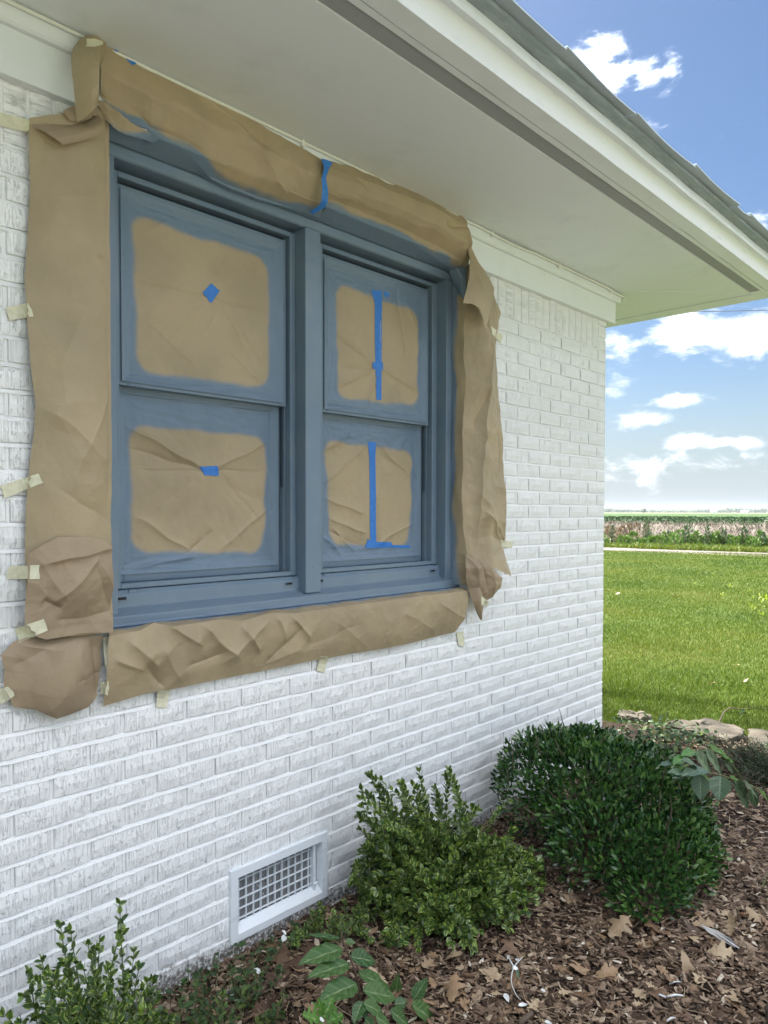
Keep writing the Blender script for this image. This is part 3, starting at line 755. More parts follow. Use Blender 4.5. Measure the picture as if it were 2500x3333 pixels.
s = Sheet([(72, 264), (84, 280), (104, 302), (130, 318)], [(212, 236), (213, 262), (211, 284), (206, 299)],
          [(72, 264), (110, 260), (160, 256), (212, 236)], [(130, 318), (165, 311), (206, 299)], 40, 24, -.055)
s.out(.030*np.sin(s.v*math.pi*.8)+.0*s.u); s.p[..., 1] += .020*(1-s.v); s.crumple(.003, 4, 91, 2)
f = s.build('folded_flap', M_KRAFT2, ld); f['label'] = 'top edge flap folded down over the sheet'
# --- crumpled extra piece over its foot
s = Sheet([(62, 1196), (58, 1250), (55, 1300), (53, 1348)], [(238, 1180), (240, 1230), (241, 1300), (243, 1366)],
          [(62, 1196), (85, 1180), (122, 1160), (185, 1158), (222, 1166), (238, 1180)], [(53, 1348), (80, 1376), (100, 1381), (170, 1369), (215, 1366), (243, 1366)], 130, 130, -.052)
s.out(.018*4*s.u*(1-s.u)*np.sin(math.pi*np.clip(s.v*1.1, 0, 1)))
s.crumple(.0055, 5.5, 15, 3).ridge(.020, .10, 15).ridge(.007, .045, 16)
s.fold((66, 1215), (232, 1182), .016, .012, asym=3).fold((90, 1300), (190, 1200), .014, .018).fold((190, 1212), (240, 1300), .012, .02).fold((75, 1290), (110, 1310), -.012, .010).fold((100, 1340), (235, 1315), -.008, .02).fold((232, 1330), (180, 1220), -.010, .022).fold((62, 1200), (120, 1290), .008, .02)
pr = s.build('masking_paper', M_KRAFT2); tag(pr, 'crumpled squarish kraft paper piece over the foot of the left drape', 'paper', PG)
# --- round-cornered piece below it
s = Sheet([(60, 1376), (28, 1386), (2, 1415), (10, 1450), (8, 1485), (30, 1527)], [(222, 1372), (218, 1410), (220, 1440), (216, 1480), (212, 1503)],
          [(60, 1376), (100, 1381), (160, 1372), (222, 1372)], [(30, 1527), (75, 1532), (120, 1552), (150, 1543), (190, 1527), (212, 1503)], 120, 120, -.022)
s.out(.030*4*s.u*(1-s.u)*np.sin(math.pi*np.clip(s.v, 0, 1))**.7)
s.crumple(.0035, 4.0, 25, 3).ridge(.014, .13, 25).ridge(.004, .05, 26)
s.fold((28, 1388), (120, 1400), .010, .02).fold((150, 1465), (215, 1450), -.008, .016).fold((160, 1400), (175, 1470), .008, .015).fold((20, 1430), (90, 1392), -.008, .02).fold((190, 1380), (205, 1500), -.014, .018)
s.p[..., 1] = np.minimum(s.p[..., 1], -.010)
pr = s.build('masking_paper', M_KRAFT2); tag(pr, 'round cornered kraft paper piece lowest at the left below the drape', 'paper', PG)
# --- strip under the sill
bl = thing('masking_paper', 'long wrinkled kraft paper strip hanging below the window sill', 'paper', tuple(V(600, 1400, -.03)), PG)
s = Sheet([(236, 1374), (232, 1400), (231, 1450), (230, 1500), (232, 1529)], [(1010, 1276), (1012, 1290), (1004, 1320), (1002, 1340), (990, 1367)],
          [(236, 1374), (262, 1369), (300, 1362), (330, 1345), (365, 1352), (420, 1346), (470, 1338), (520, 1341), (580, 1324), (640, 1324), (700, 1316), (800, 1302), (900, 1288), (1010, 1276)],
          [(232, 1529), (290, 1511), (330, 1499), (400, 1487), (480, 1471), (560, 1455), (690, 1428), (800, 1409), (900, 1390), (990, 1367)], 540, 120, -.040)
vv = s.v
s.out(-.026*vv**1.5+.010*np.sin(math.pi*vv)+.006*fb(s.x*3, s.z*2, 44, 2)*(.3+vv))
s.crumple(.0036, 3.6, 35, 3).ridge(.008, .16, 35).ridge(.0045, .05, 36)
for a, b, am, w_ in [((262, 1380), (330, 1440), .016, .016), ((300, 1430), (345, 1480), -.014, .016), ((345, 1345), (420, 1330+60), .014, .016), ((420, 1350), (500, 1420), .016, .016), ((505, 1350), (545, 1405), .016, .012),
                     ((560, 1340), (470, 1425), .015, .018), ((580, 1330), (600, 1385), .012, .010), ((610, 1330), (655, 1380), .013, .010), ((640, 1345), (560, 1440), -.014, .025), ((390, 1440), (470, 1405), -.012, .02),
                     ((700, 1335), (790, 1400), .006, .03), ((235, 1420), (300, 1445), .010, .015), ((650, 1395), (760, 1345), -.006, .03), ((850, 1320), (930, 1360), .006, .025), ((330, 1400), (380, 1470), .010, .02), ((540, 1440), (640, 1400), .007, .02), ((930, 1300), (1000, 1340), .007, .02)]:
    s.fold(a, b, am, w_, asym=1.8)
s.build('paper_sheet', M_KRAFT, bl)
top = s
# the part of the strip lying on the brick sill, from the sill nose out to the ridge
xr = top.p[:, 0, :]; rows = 7; Vv = []; pa = []
for i in range(top.nu):
    t = i/(top.nu-1); nose = np.array([.966+(2.600-.966)*t, .0285, H-.337])
    for k in range(rows):
        w = k/(rows-1); q = nose*(1-w)+xr[i]*w
        q = q+np.array([0, 0, .004*math.sin(w*math.pi)*(1+1.3*float(pn(q[0]*14, w*1.5, 8)))+.0045*abs(float(pn(q[0]*22, 3, 9)))*w*(1-w)*4]); Vv.append(q); pa.append(max(0, .95-w*1.0+.35*float(pn(q[0]*6, 1, 77))))
a = [(i*rows+j, i*rows+j+1, (i+1)*rows+j+1, (i+1)*rows+j) for i in range(top.nu-1) for j in range(rows-1)]
o = link('sill_fold', mesh_of('sill_fold', np.array(Vv), a, M_KRAFT, True, {'paint': pa})); o.parent = bl; o.matrix_parent_inverse = Matrix.Translation(-bl.location); papers.append(o)

# --- strips hanging from the soffit above the window
def top_strip(T, B, L, R, nu, folds, seed, name_label):
    o = thing('masking_paper', name_label, 'paper', tuple(V(T[0][0], T[0][1], -.05)), PG)
    s = Sheet(L, R, T, B, int(nu*1.8), 100)
    s.out(.016*np.sin(math.pi*s.v)**1.0+.010*np.sin(math.pi*s.v)*fb(s.x*3, s.v*1.5, seed, 2))
    s.crumple(.0034, 3.4, seed, 3).ridge(.013, .14, seed).ridge(.004, .05, seed+1)
    for a, b, am, w_ in folds: s.fold(a, b, am, w_, y=-.03, asym=1.9)
    n = .10*fb(s.x*5, s.v*2, seed+9, 3)
    s.paint = np.clip((s.v-.84+n)/.24+.30, 0, 1)*(s.v > .6)
    s.p[..., 1] += .030*np.clip((s.v-.88)/.12, 0, 1)**2
    y_ = s.p[..., 1]; zz = s.p[..., 2]-H; lim = np.where(zz > 1.19, -.050, np.interp(zz, [1.045, 1.074], [.02, -.030])); s.p[..., 1] = np.minimum(y_, lim+.003*pn(s.x*11, zz*11, 7))
    last = s.p[:, -1, :].copy(); ext = [s.p]; pe = [s.paint]
    for k in range(1, 8):
        w = k/7; tgt = last.copy(); tgt[:, 1] = .041; tgt[:, 2] = np.minimum(last[:, 2], H+1.050); q = last*(1-w)+tgt*w
        q[:, 1] -= .004*np.sin(w*3.1)*np.abs(pn(last[:, 0]*14, w*2, seed)); ext.append(q[:, None]); pe.append(np.full((s.nu, 1), 1.0))
    s.p = np.concatenate(ext, 1); s.paint = np.concatenate(pe, 1); s.nv += 7; s.u = np.pad(s.u, ((0, 0), (0, 7)), 'edge'); s.v = np.pad(s.v, ((0, 0), (0, 7)), 'edge')
    s.build('paper_sheet', M_KRAFT, o); return o, s
TA = [(214, 96, -.060), (260, 112, -.050), (300, 141, -.048), (350, 163, -.048), (400, 187, -.048), (450, 211, -.048), (500, 234, -.048), (560, 268, -.048), (620, 303, -.048), (660, 325, -.048), (702, 349, -.048)]
BA = [(216, 232, .005), (240, 268, .028), (262, 282, .03), (300, 290, .02), (318, 312, .02), (340, 318, .02), (370, 330, .02), (400, 346, .02), (460, 388, .02), (500, 408, .02), (560, 430, .02), (610, 445, .02), (650, 458, .02), (688, 472, .02)]
oA, sA = top_strip(TA, BA, [(214, 96, -.060), (212, 150, -.060), (213, 200, -.03), (216, 232, .005)], [(702, 349, -.048), (699, 390, -.055), (694, 440, -.02), (688, 472, .02)], 190,
    [((420, 215), (580, 330), -.016, .020), ((455, 235), (600, 400), .014, .022), ((430, 205), (520, 300), .010, .012), ((520, 300), (560, 330), -.014, .012), ((300, 150), (420, 210), -.008, .014), ((250, 180), (400, 280), .005, .05), ((600, 330), (650, 400), .008, .02), ((560, 340), (640, 400), -.006, .03), ((590, 395), (625, 420), .01, .008), ((300, 270), (470, 370), .008, .02)], 61, 'long kraft paper strip under the soffit above the left window')
TB = [(698, 346, -.052), (740, 356, -.052), (800, 371, -.052), (850, 390, -.052), (900, 411, -.052), (950, 436, -.052), (996, 460, -.052)]
BB = [(690, 458, .01), (720, 468, .02), (760, 485, .02), (800, 500, .02), (860, 524, .02), (900, 545, .02), (940, 565, .02), (975, 584, .02), (1003, 592, .0)]
oB, sB = top_strip(TB, BB, [(698, 346, -.052), (696, 380, -.06), (694, 420, -.03), (690, 458, .01)], [(996, 460, -.052), (1006, 495, -.075), (1010, 530, -.07), (1003, 592, .0)], 150,
    [((700, 370), (960, 480), .010, .022), ((715, 360), (780, 420), -.010, .012), ((760, 365), (985, 470), -.012, .014), ((700, 410), (980, 530), .012, .035), ((980, 500), (1000, 560), -.014, .010), ((985, 470), (1000, 585), .014, .012), ((940, 490), (990, 500), -.02, .012), ((700, 420), (760, 440), .008, .01)], 81, 'shorter kraft paper strip under the soffit above the right window')
# curled end of the left strip: a loop of paper that hangs in front of the frieze
s = Sheet([(156, 108, -.062), (153, 130, -.085), (155, 160, -.10), (159, 190, -.105), (162, 225, -.10), (166, 264, -.085)],
          [(228, 92, -.060), (233, 120, -.10), (222, 150, -.135), (213, 180, -.14), (214, 205, -.12), (210, 226, -.09)],
          [(156, 108, -.062), (165, 92, -.066), (182, 80, -.066), (205, 80, -.062), (228, 92, -.060)], [(166, 264, -.085), (178, 260, -.10), (192, 246, -.11), (210, 226, -.09)], 36, 60)
s.out(.028*np.sin(math.pi*s.u)*(.4+.6*s.v)); s.p[..., 1] += .035*np.clip((s.u-.72)/.28, 0, 1)**2*np.sin(math.pi*np.clip(s.v*1.2-.1, 0, 1)); s.crumple(.003, 5, 101, 2)
s.fold((175, 120), (185, 240), .012, .010, y=-.08)
c_ = s.build('curled_end', M_KRAFT, oA); c_['label'] = 'pale paper loop curling down over the frieze'
s = Sheet([(134, 240, -.06), (142, 250, -.06), (150, 262, -.055)], [(212, 228, -.04), (222, 240, -.04), (233, 262, -.03)], [(134, 240, -.06), (160, 229, -.055), (185, 232, -.05), (212, 228, -.04)], [(150, 262, -.055), (175, 262, -.07), (200, 250, -.06), (233, 262, -.03)], 30, 14)
s.crumple(.008, 9, 111, 3); s.build('torn_corner', M_KRAFT2, oA)
s = Sheet([(206, 214, -.05), (216, 236, -.045), (230, 260, -.038)], [(345, 298, -.045), (340, 303, -.038), (330, 309, -.030)], [(206, 214, -.05), (228, 222, -.06), (256, 244, -.058), (284, 266, -.052), (345, 298, -.045)], [(230, 260, -.038), (244, 276, -.036), (272, 292, -.034), (330, 309, -.030)], 60, 20)
s.paint = np.clip(s.v*.7+s.u*1.1-.42+.35*pn(s.x*20, s.z*20, 12), 0, 1); s.crumple(.007, 12, 113, 3).ridge(.010, .04, 114); s.build('torn_corner', M_KRAFT, oA)
# --- drape right of the window, its painted turn-in along the reveal, top flap and bottom tails
rd = thing('masking_paper', 'tall loose kraft paper drape on the wall right of the window', 'paper', tuple(V(1030, 900, -.03)), PG)
Lr = [(1012, 560, -.010), (1010, 600, -.012), (1004, 650, -.015), (1002, 700, -.015), (1000, 760, -.015), (1004, 850, -.015), (998, 930, -.015), (1000, 1000, -.015), (996, 1080, -.015), (1000, 1150, -.015), (1008, 1205, -.02), (1012, 1262, -.02)]
Rr = [(1022, 568, -.02), (1052, 598, -.03), (1068, 640, -.035), (1080, 678, -.04), (1078, 710, -.05), (1072, 745, -.05), (1076, 830, -.045), (1083, 920, -.05), (1088, 1000, -.055), (1093, 1080, -.055), (1092, 1130, -.05), (1084, 1172, -.012), (1094, 1212, -.05), (1103, 1246, -.07)]
s = Sheet(Lr, Rr, [(1012, 560, -.010), (1022, 568, -.02)], [(1012, 1262, -.02), (1035, 1235, -.03), (1060, 1226, -.05), (1103, 1246, -.07)], 120, 440)
s.out(.050*np.sin(math.pi*s.u)*(.45+.55*np.sin(math.pi*np.clip(s.v*1.0, 0, 1)))*(.7+.3*np.sin(s.v*7)))
s.out(.012*pn(s.u*3.2, s.v*2.2, 5)*np.sin(math.pi*s.u))
s.crumple(.0045, 5.0, 121, 3).ridge(.016, .10, 121).ridge(.006, .045, 122)
for a, b, am, w_ in [((1030, 700), (1015, 1180), .016, .012), ((1045, 720), (1060, 1050), -.012, .020), ((1010, 640), (1035, 740), -.016, .014), ((1084, 1172), (1020, 1100), .010, .014), ((1084, 1172), (1040, 1200), -.010, .012), ((1084, 1172), (1088, 1080), .010, .010), ((1024, 850), (1010, 930), -.012, .010), ((1010, 980), (1040, 900), .010, .012), ((1020, 1070), (1070, 1180), .010, .016), ((1065, 690), (1040, 760), -.012, .014)]:
    s.fold(a, b, am, w_, asym=1.6)
s.build('paper_sheet', M_KRAFT, rd)
# turn-in against the jamb, inside the brick opening
e0 = s.p[0]
n = len(e0); Vv = []; pa = []; rows = 10
for i in range(n):
    t = i/(n-1); zt = H+1.02-(1.02+.325)*t
    a3 = np.array([2.560, .064, zt])
    for k in range(rows):
        w = k/(rows-1); q = a3*(1-w)+e0[i]*w
        q = q+np.array([.006*math.sin(w*math.pi)*float(pn(zt*9, w*2, 55))-.004*math.sin(w*math.pi), .006*(abs(float(pn(zt*12, w*3, 66)))-.3)*math.sin(w*math.pi), 0])
        Vv.append(q); pa.append(min(1, max(0, 1.15-w*1.25+.35*float(pn(zt*5, w*2, 88))+(.5 if t < .08 else 0))))
a = [(i*rows+j, (i+1)*rows+j, (i+1)*rows+j+1, i*rows+j+1) for i in range(n-1) for j in range(rows-1)]
o = link('turned_in_edge', mesh_of('turned_in_edge', np.array(Vv), a, M_KRAFT, True, {'paint': pa})); o.parent = rd; o.matrix_parent_inverse = Matrix.Translation(-rd.location); papers.append(o)
s = Sheet([(1010, 533, -.075), (1014, 560, -.085), (1013, 600, -.10), (1006, 630, -.115), (1000, 655, -.12)], [(1014, 533, -.07), (1034, 574, -.075), (1050, 590, -.075), (1067, 622, -.085), (1064, 655, -.10), (1048, 711, -.12)],
          [(1010, 533, -.075), (1014, 533, -.07)], [(1000, 655, -.12), (1016, 657, -.12), (1030, 668, -.12), (1040, 690, -.12), (1048, 711, -.12)], 40, 50)
s.out(.012*np.sin(math.pi*s.u)); s.crumple(.003, 5, 131, 2); s.fold((1018, 560), (1038, 690), .012, .012, y=-.09)
f = s.build('hanging_flap', M_KRAFT, rd); f['label'] = 'pale pointed flap flopping over the top of the drape'
s = Sheet([(1005, 1195, -.03), (1004, 1225, -.05), (1006, 1250, -.05), (1010, 1276, -.04)], [(1032, 1208, -.06), (1062, 1226, -.08), (1084, 1248, -.085), (1080, 1268, -.08), (1062, 1290, -.07), (1044, 1300, -.06)],
          [(1005, 1195, -.03), (1018, 1199, -.05), (1032, 1208, -.06)], [(1010, 1276, -.04), (1028, 1280, -.06), (1044, 1300, -.06)], 50, 50)
s.out(.02*np.sin(math.pi*s.u)*np.sin(math.pi*s.v)); s.crumple(.009, 9, 141, 3)
for a, b, am, w_ in [((1012, 1200), (1024, 1270), .016, .008), ((1025, 1205), (1040, 1275), -.014, .009), ((1038, 1212), (1055, 1280), .012, .010)]: s.fold(a, b, am, w_, y=-.05)
s.build('gathered_tail', M_KRAFT2, rd)
s = Sheet([(1010, 1272, -.05), (1020, 1300, -.06), (1030, 1325, -.06), (1036, 1338, -.06)], [(1042, 1278, -.06), (1046, 1295, -.07), (1044, 1315, -.07), (1036, 1338, -.06)], [(1010, 1272, -.05), (1026, 1268, -.065), (1042, 1278, -.06)], [(1036, 1338, -.06), (1036.5, 1338, -.06)], 24, 26)
s.out(.012*np.sin(math.pi*s.u)); s.crumple(.005, 9, 151, 2); s.build('pointed_tail', M_KRAFT2, rd)
# dark tuck where the top strip meets the drape
s = Sheet([(968, 583, .03), (975, 600, .035), (985, 625, .03)], [(1005, 580, -.02), (1006, 600, -.02), (1004, 650, -.015)], [(968, 583, .03), (985, 572, .0), (1005, 580, -.02)], [(985, 625, .03), (995, 640, 0), (1004, 650, -.015)], 24, 24)
s.paint[:] = 1; s.crumple(.006, 9, 161, 3); s.build('painted_tuck', M_KRAFT, rd)

# --- papers over the four sashes, sprayed along their borders
def pane(ix0, ix1, z0, z1, y, brown, seed, label, setup, nu=190, nv=220):
    xs = np.linspace(ix0, ix1, nu); zs = np.linspace(z1, z0, nv); gx, gz = np.meshgrid(xs, zs, indexing='ij')
    s = Sheet.__new__(Sheet); s.nu, s.nv = nu, nv; s.u, s.v = np.meshgrid(np.linspace(0, 1, nu), np.linspace(0, 1, nv), indexing='ij')
    s.p = np.stack([gx, np.full_like(gx, y), gz], -1); s.x, s.z = gx.copy(), gz.copy()
    s.edge = np.minimum(np.minimum(s.u, 1-s.u), np.minimum(s.v, 1-s.v))
    base = s.p[..., 1].copy()
    setup(s, y); s.crumple(.0013, 5, seed, 3).ridge(.0045, .11, seed).ridge(.0016, .035, seed+1)
    m = np.clip(s.edge/.05, 0, 1); s.p[..., 1] = base+(s.p[..., 1]-base)*(.25+.75*m)+.010*np.clip(m, 0, 1)-.010*0
    # the unpainted middle: a rounded rectangle measured at its four corners
    c = [V(a, b, y) for a, b in brown]       # tl, tr, br, bl
    xl = np.interp(s.z, [c[3][2], c[0][2]], [c[3][0], c[0][0]]); xr_ = np.interp(s.z, [c[2][2], c[1][2]], [c[2][0], c[1][0]])
    zt = np.interp(s.x, [c[0][0], c[1][0]], [c[0][2], c[1][2]]); zb = np.interp(s.x, [c[3][0], c[2][0]], [c[3][2], c[2][2]])
    cx, cz = (xl+xr_)/2, (zt+zb)/2; hx, hz = (xr_-xl)/2, (zt-zb)/2; rr = .055
    qx = np.abs(s.x-cx)-hx+rr; qz = np.abs(s.z-cz)-hz+rr
    sd = np.hypot(np.maximum(qx, 0), np.maximum(qz, 0))+np.minimum(np.maximum(qx, qz), 0)-rr
    s.paint = np.clip(.52+(sd+.007*fb(s.x*7, s.z*7, seed+3, 3))/.05, 0, 1)
    wr = np.clip(s.paint*1.3-.3, 0, 1)*np.clip(s.edge/.03, 0, 1)
    tb_ = np.minimum(s.v, 1-s.v) < np.minimum(s.u, 1-s.u)
    s.p[..., 1] -= wr*np.where(tb_, .0034*(.4-np.abs(pn(s.x*7+pn(s.x*3, s.z*9, seed), s.z*34, seed+4))), .0034*(.4-np.abs(pn(s.x*34, s.z*7, seed+5))))
    if label.startswith('kraft sheet over upper left'):
        s.paint = np.maximum(s.paint, .62*np.exp(-((s.x-V(505, 800, y)[0])/.06)**2)*np.clip((V(500, 745, y)[2]-s.z)/.12, 0, 1)*(.55+.45*pn(s.x*20, s.z*20, 3)))
    o = s.build('masking_paper', M_KRAFT); return tag(o, label, 'paper', 'kraft sheets taped over the window panes')
def f_ul(s, y):
    s.radiate((455, 632), .006, 6, 3, y); s.fold((300, 600), (585, 672), -.0045, .006, y)
    for a, b in (((440, 660), (330, 780)), ((470, 670), (400, 815)), ((485, 660), (560, 800)), ((500, 760), (575, 830)), ((310, 690), (430, 790)), ((330, 500), (380, 470)), ((520, 700), (570, 780))): s.fold(a, b, .005, .012, y)
def f_ll(s, y):
    s.radiate((452, 1015), .011, 6, 4, y)
    for a, b, m in (((284, 925), (440, 1010), .012), ((290, 970), (440, 1013), -.009), ((470, 1010), (575, 960), .009), ((300, 1120), (420, 1195), .010), ((410, 1195), (460, 1150), -.010), ((480, 1185), (576, 1100), .008), ((480, 1020), (560, 1120), -.006)): s.fold(a, b, m, .012, y)
    s.fold((285, 1012), (580, 1020), -.004, .004, y); s.fold((290, 1228), (420, 1205), .010, .010, y)
def f_ur(s, y):
    s.radiate((818, 790), .009, 6, 5, y)
    for a, b, m in (((730, 720), (812, 790), .007), ((735, 835), (812, 795), .009), ((822, 790), (905, 850), .009), ((825, 640), (822, 780), .010), ((860, 630), (885, 780), -.008), ((880, 650), (905, 720), .007), ((800, 870), (815, 810), .008), ((740, 790), (812, 790), -.006)): s.fold(a, b, m, .010, y)
def f_lr(s, y):
    s.radiate((800, 960), .009, 6, 6, y)
    for a, b, m in (((705, 1040), (795, 960), .008), ((705, 1080), (790, 1110), .009), ((712, 1120), (795, 1150), .009), ((715, 1150), (790, 1180), -.007), ((815, 960), (890, 1030), .008), ((818, 1060), (820, 1170), .009), ((815, 1180), (890, 1130), .007), ((705, 970), (760, 940), .008), ((700, 1160), (740, 1200), .008), ((720, 1140), (770, 1190), .007)): s.fold(a, b, m, .011, y)
zi0, zi1 = H-.217, H+.984
Y1, Y2 = .106, .146
pane(1.052, 1.664, H+.389, zi1-.026, Y1, [(288, 462), (584, 562), (584, 836), (300, 800)], 201, 'kraft sheet over upper left pane with a blue tape diamond', f_ul)
pane(1.052, 1.672, zi0+.022, H+.391, Y2, [(284, 915), (578, 945), (572, 1195), (290, 1192)], 202, 'kraft sheet over lower left pane with a short blue tape tab', f_ll)
pane(1.862, 2.462, H+.389, zi1-.026, Y1, [(727, 612), (905, 672), (905, 876), (735, 858)], 203, 'kraft sheet over upper right pane split by blue tape', f_ur)
pane(1.862, 2.470, zi0+.022, H+.391, Y2, [(704, 950), (893, 976), (884, 1180), (716, 1176)], 204, 'kraft sheet over lower right pane with blue tape down it', f_lr)

# ------------------------------------------------------------------ tape, laid on whatever lies under it
bvh_v, bvh_f = [], []
for o in papers:
    n = len(bvh_v); mw = o.matrix_world if o.parent is None else Matrix.Identity(4)
    bvh_v += [vv.co.copy() for vv in o.data.vertices]; bvh_f += [tuple(n+i for i in pl.vertices) for pl in o.data.polygons]
for (x0, x1, z0, z1, y) in ((-4, .96, -.2, H+1.08, -.001), (2.602, 3.93, -.2, H+1.08, -.001), (.96, 2.602, -.2, H-.40, -.001), (-4, 3.98, H+1.08, H+1.25, -.046), (.96, 2.602, H+1.0, H+1.08, .04)):
    n = len(bvh_v); bvh_v += [Vector((x0, y, z0)), Vector((x1, y, z0)), Vector((x1, y, z1)), Vector((x0, y, z1))]; bvh_f.append((n, n+1, n+2, n+3))
bvh = BVHTree.FromPolygons(bvh_v, bvh_f)
def surf_at(vx, vy):
    d = ray(vx*1.507, vy*1.507); d = Vector(d).normalized()
    hit = bvh.ray_cast(Vector((0, -D_, H)), d)
    return (hit[0], d) if hit[0] is not None else (None, d)
def tape(corners, mat, label, group, nu=10, nv=4, lift=.0022, torn=True, rigid=.0):
    """corners tl, tr, br, bl (may hold a polyline along the top and the bottom)"""
    T, B = corners
    T = np.array(T, float); B = np.array(B, float)
    def rs(p, n):
        d = np.r_[0, np.cumsum(np.hypot(*np.diff(p, axis=0).T))]; t = np.linspace(0, d[-1], n); return np.stack([np.interp(t, d, p[:, k]) for k in (0, 1)], -1)
    T, B = rs(T, nu+1), rs(B, nu+1); r = random.Random(int(T[0, 0]*7+T[0, 1])); vs = []
    dep = []
    for i in range(nu+1):
        for j in range(nv+1):
            w = j/nv; q = T[i]*(1-w)+B[i]*w
            if torn and i in (0, nu):
                dirx = (T[-1]-T[0]); dirx = dirx/np.hypot(*dirx); q = q+dirx*r.uniform(-1.2, 1.2)
            h, d = surf_at(*q)
            if h is None: h = Vector(W(q[0]*1.507, q[1]*1.507, -.002))
            vs.append((h, d)); dep.append((h-Vector((0, -D_, H))).length)
    dep = np.array(dep).reshape(nu+1, nv+1)
    sm = dep.copy()
    for _ in range(2):    # tape bridges small hollows
        p = np.pad(sm, 1, 'edge'); sm = np.minimum(sm, (p[:-2, 1:-1]+p[2:, 1:-1]+p[1:-1, :-2]+p[1:-1, 2:])/4)
    vs = [Vector((0, -D_, H))+d*(sm.ravel()[k]-lift) for k, (h, d) in enumerate(vs)]
    f = [(i*(nv+1)+j, (i+1)*(nv+1)+j, (i+1)*(nv+1)+j+1, i*(nv+1)+j+1) for i in range(nu) for j in range(nv)]
    n = len(vs); vs += [v+Vector((0, .0006, 0)) for v in vs]; f += [tuple(n+k for k in reversed(q)) for q in f[:nu*nv]]
    o = link('tape_strip', mesh_of('tape_strip', [tuple(v) for v in vs], f, mat, False))
    return tag(o, label, 'tape', group)
CG, BG = 'pieces of cream masking tape', 'pieces of blue painter tape'
for T, B, lb in [
    ([(-12, 240), (20, 247), (64, 259)], [(-12, 268), (20, 276), (62, 286)], 'cream tape at the top left corner of the left drape'),
    ([(12, 664), (61, 654)], [(21, 692), (74, 683)], 'cream tape on the left drape edge beside the upper left pane'),
    ([(1, 1049), (82, 1023)], [(9, 1077), (93, 1043)], 'long slanting cream tape at the middle of the left drape edge'),
    ([(21, 1223), (85, 1220)], [(13, 1250), (86, 1251)], 'level cream tape beside the crumpled square paper piece'),
    ([(32, 1358), (94, 1337)], [(42, 1388), (103, 1362)], 'slanting cream tape between the crumpled piece and the lowest piece'),
    ([(-10, 1490), (18, 1483), (31, 1496)], [(-10, 1524), (14, 1516), (31, 1503)], 'cream tape at the left side of the lowest paper piece'),
    ([(342, 1489), (367, 1492)], [(336, 1527), (359, 1529)], 'cream tape under the sill strip above its left third'),
    ([(691, 1417), (708, 1418)], [(685, 1449), (703, 1453)], 'cream tape under the middle of the sill strip'),
    ([(987, 1366), (1001, 1364)], [(990, 1394), (1003, 1396)], 'narrow cream tape at the right end of the sill strip'),
    ([(1040, 1288), (1056, 1300)], [(1040, 1306), (1052, 1312)], 'small cream tape behind the gathered tail of the right drape'),
    ([(1083, 1166), (1110, 1171)], [(1081, 1180), (1104, 1184)], 'cream tape pinching the right drape edge near its foot'),
    ([(1061, 704), (1085, 724)], [(1063, 722), (1082, 741)], 'cream tape on the upper right edge of the right drape'),
    ([(188, 84), (204, 83), (222, 89)], [(186, 100), (204, 101), (222, 96)], 'crumpled cream tape on the paper loop under the soffit'),
]: tape((T, B), M_CREAM, lb, CG)
o = tape(([(222, 1372), (236, 1374)], [(220, 1378), (236, 1380)]), M_CREAM, 'cream tape sliver between the lowest piece and the sill strip', CG, 4, 2)
me = o.data
s = Sheet([(222, 1376, -.012), (224, 1410, -.02), (228, 1440, -.03), (230, 1452, -.03)], [(236, 1374, -.012), (235, 1400, -.02), (233, 1430, -.03), (230.5, 1452, -.03)], [(222, 1376, -.012), (236, 1374, -.012)], [(230, 1452, -.03), (230.5, 1452, -.03)], 5, 14)
o.data = s.mesh('tape_strip', M_CREAM)
tape(([(216, 1473), (236, 1472)], [(217, 1499), (234, 1502)]), M_CREAM, 'small cream tape joining the lowest piece and the sill strip', CG, 5, 4)
for T, B, lb, kw in [
    ([(437, 633), (456, 612)], [(456, 655), (475, 628)], 'blue tape diamond on the upper left pane paper', {}),
    ([(431, 1008), (471, 1006)], [(441, 1026), (472, 1028)], 'short level blue tape on the lower left pane paper', {}),
    ([(802, 626), (810, 655), (810, 720), (811, 780), (812, 820), (813, 864)], [(824, 628), (825, 655), (825, 720), (824, 780), (824, 820), (824, 864)], 'long upright blue tape on the upper right pane paper', {'nu': 26, 'nv': 3}),
    ([(795, 954), (798, 990), (799, 1060), (799, 1120), (800, 1180)], [(812, 957), (811, 990), (812, 1060), (812, 1120), (813, 1180)], 'long upright blue tape on the lower right pane paper', {'nu': 24, 'nv': 3}),
    ([(805, 782), (827, 781)], [(806, 797), (827, 799)], 'small blue patch across the upright tape of the upper right pane', {'lift': .0035}),
    ([(828, 628), (842, 634)], [(832, 641), (838, 642)], 'tiny blue tape corner beside the top of the upright tape', {}),
    ([(794, 1163), (800, 1170), (846, 1171)], [(789, 1183), (806, 1184), (846, 1182)], 'blue tape foot at the base of the lower right pane', {'lift': .0035}),
    ([(846, 1177), (886, 1178)], [(846, 1183), (885, 1184)], 'thin blue tape edge at the bottom right of the lower right pane', {}),
    ([(244, 100), (254, 107)], [(246, 108), (254, 114)], 'scrap of blue tape at the soffit beside the paper loop', {}),
    ([(266, 116), (296, 137)], [(272, 126), (286, 141)], 'dark blue tape holding the left strip to the soffit', {}),
]: tape((T, B), M_BLUE, lb, BG, **kw)
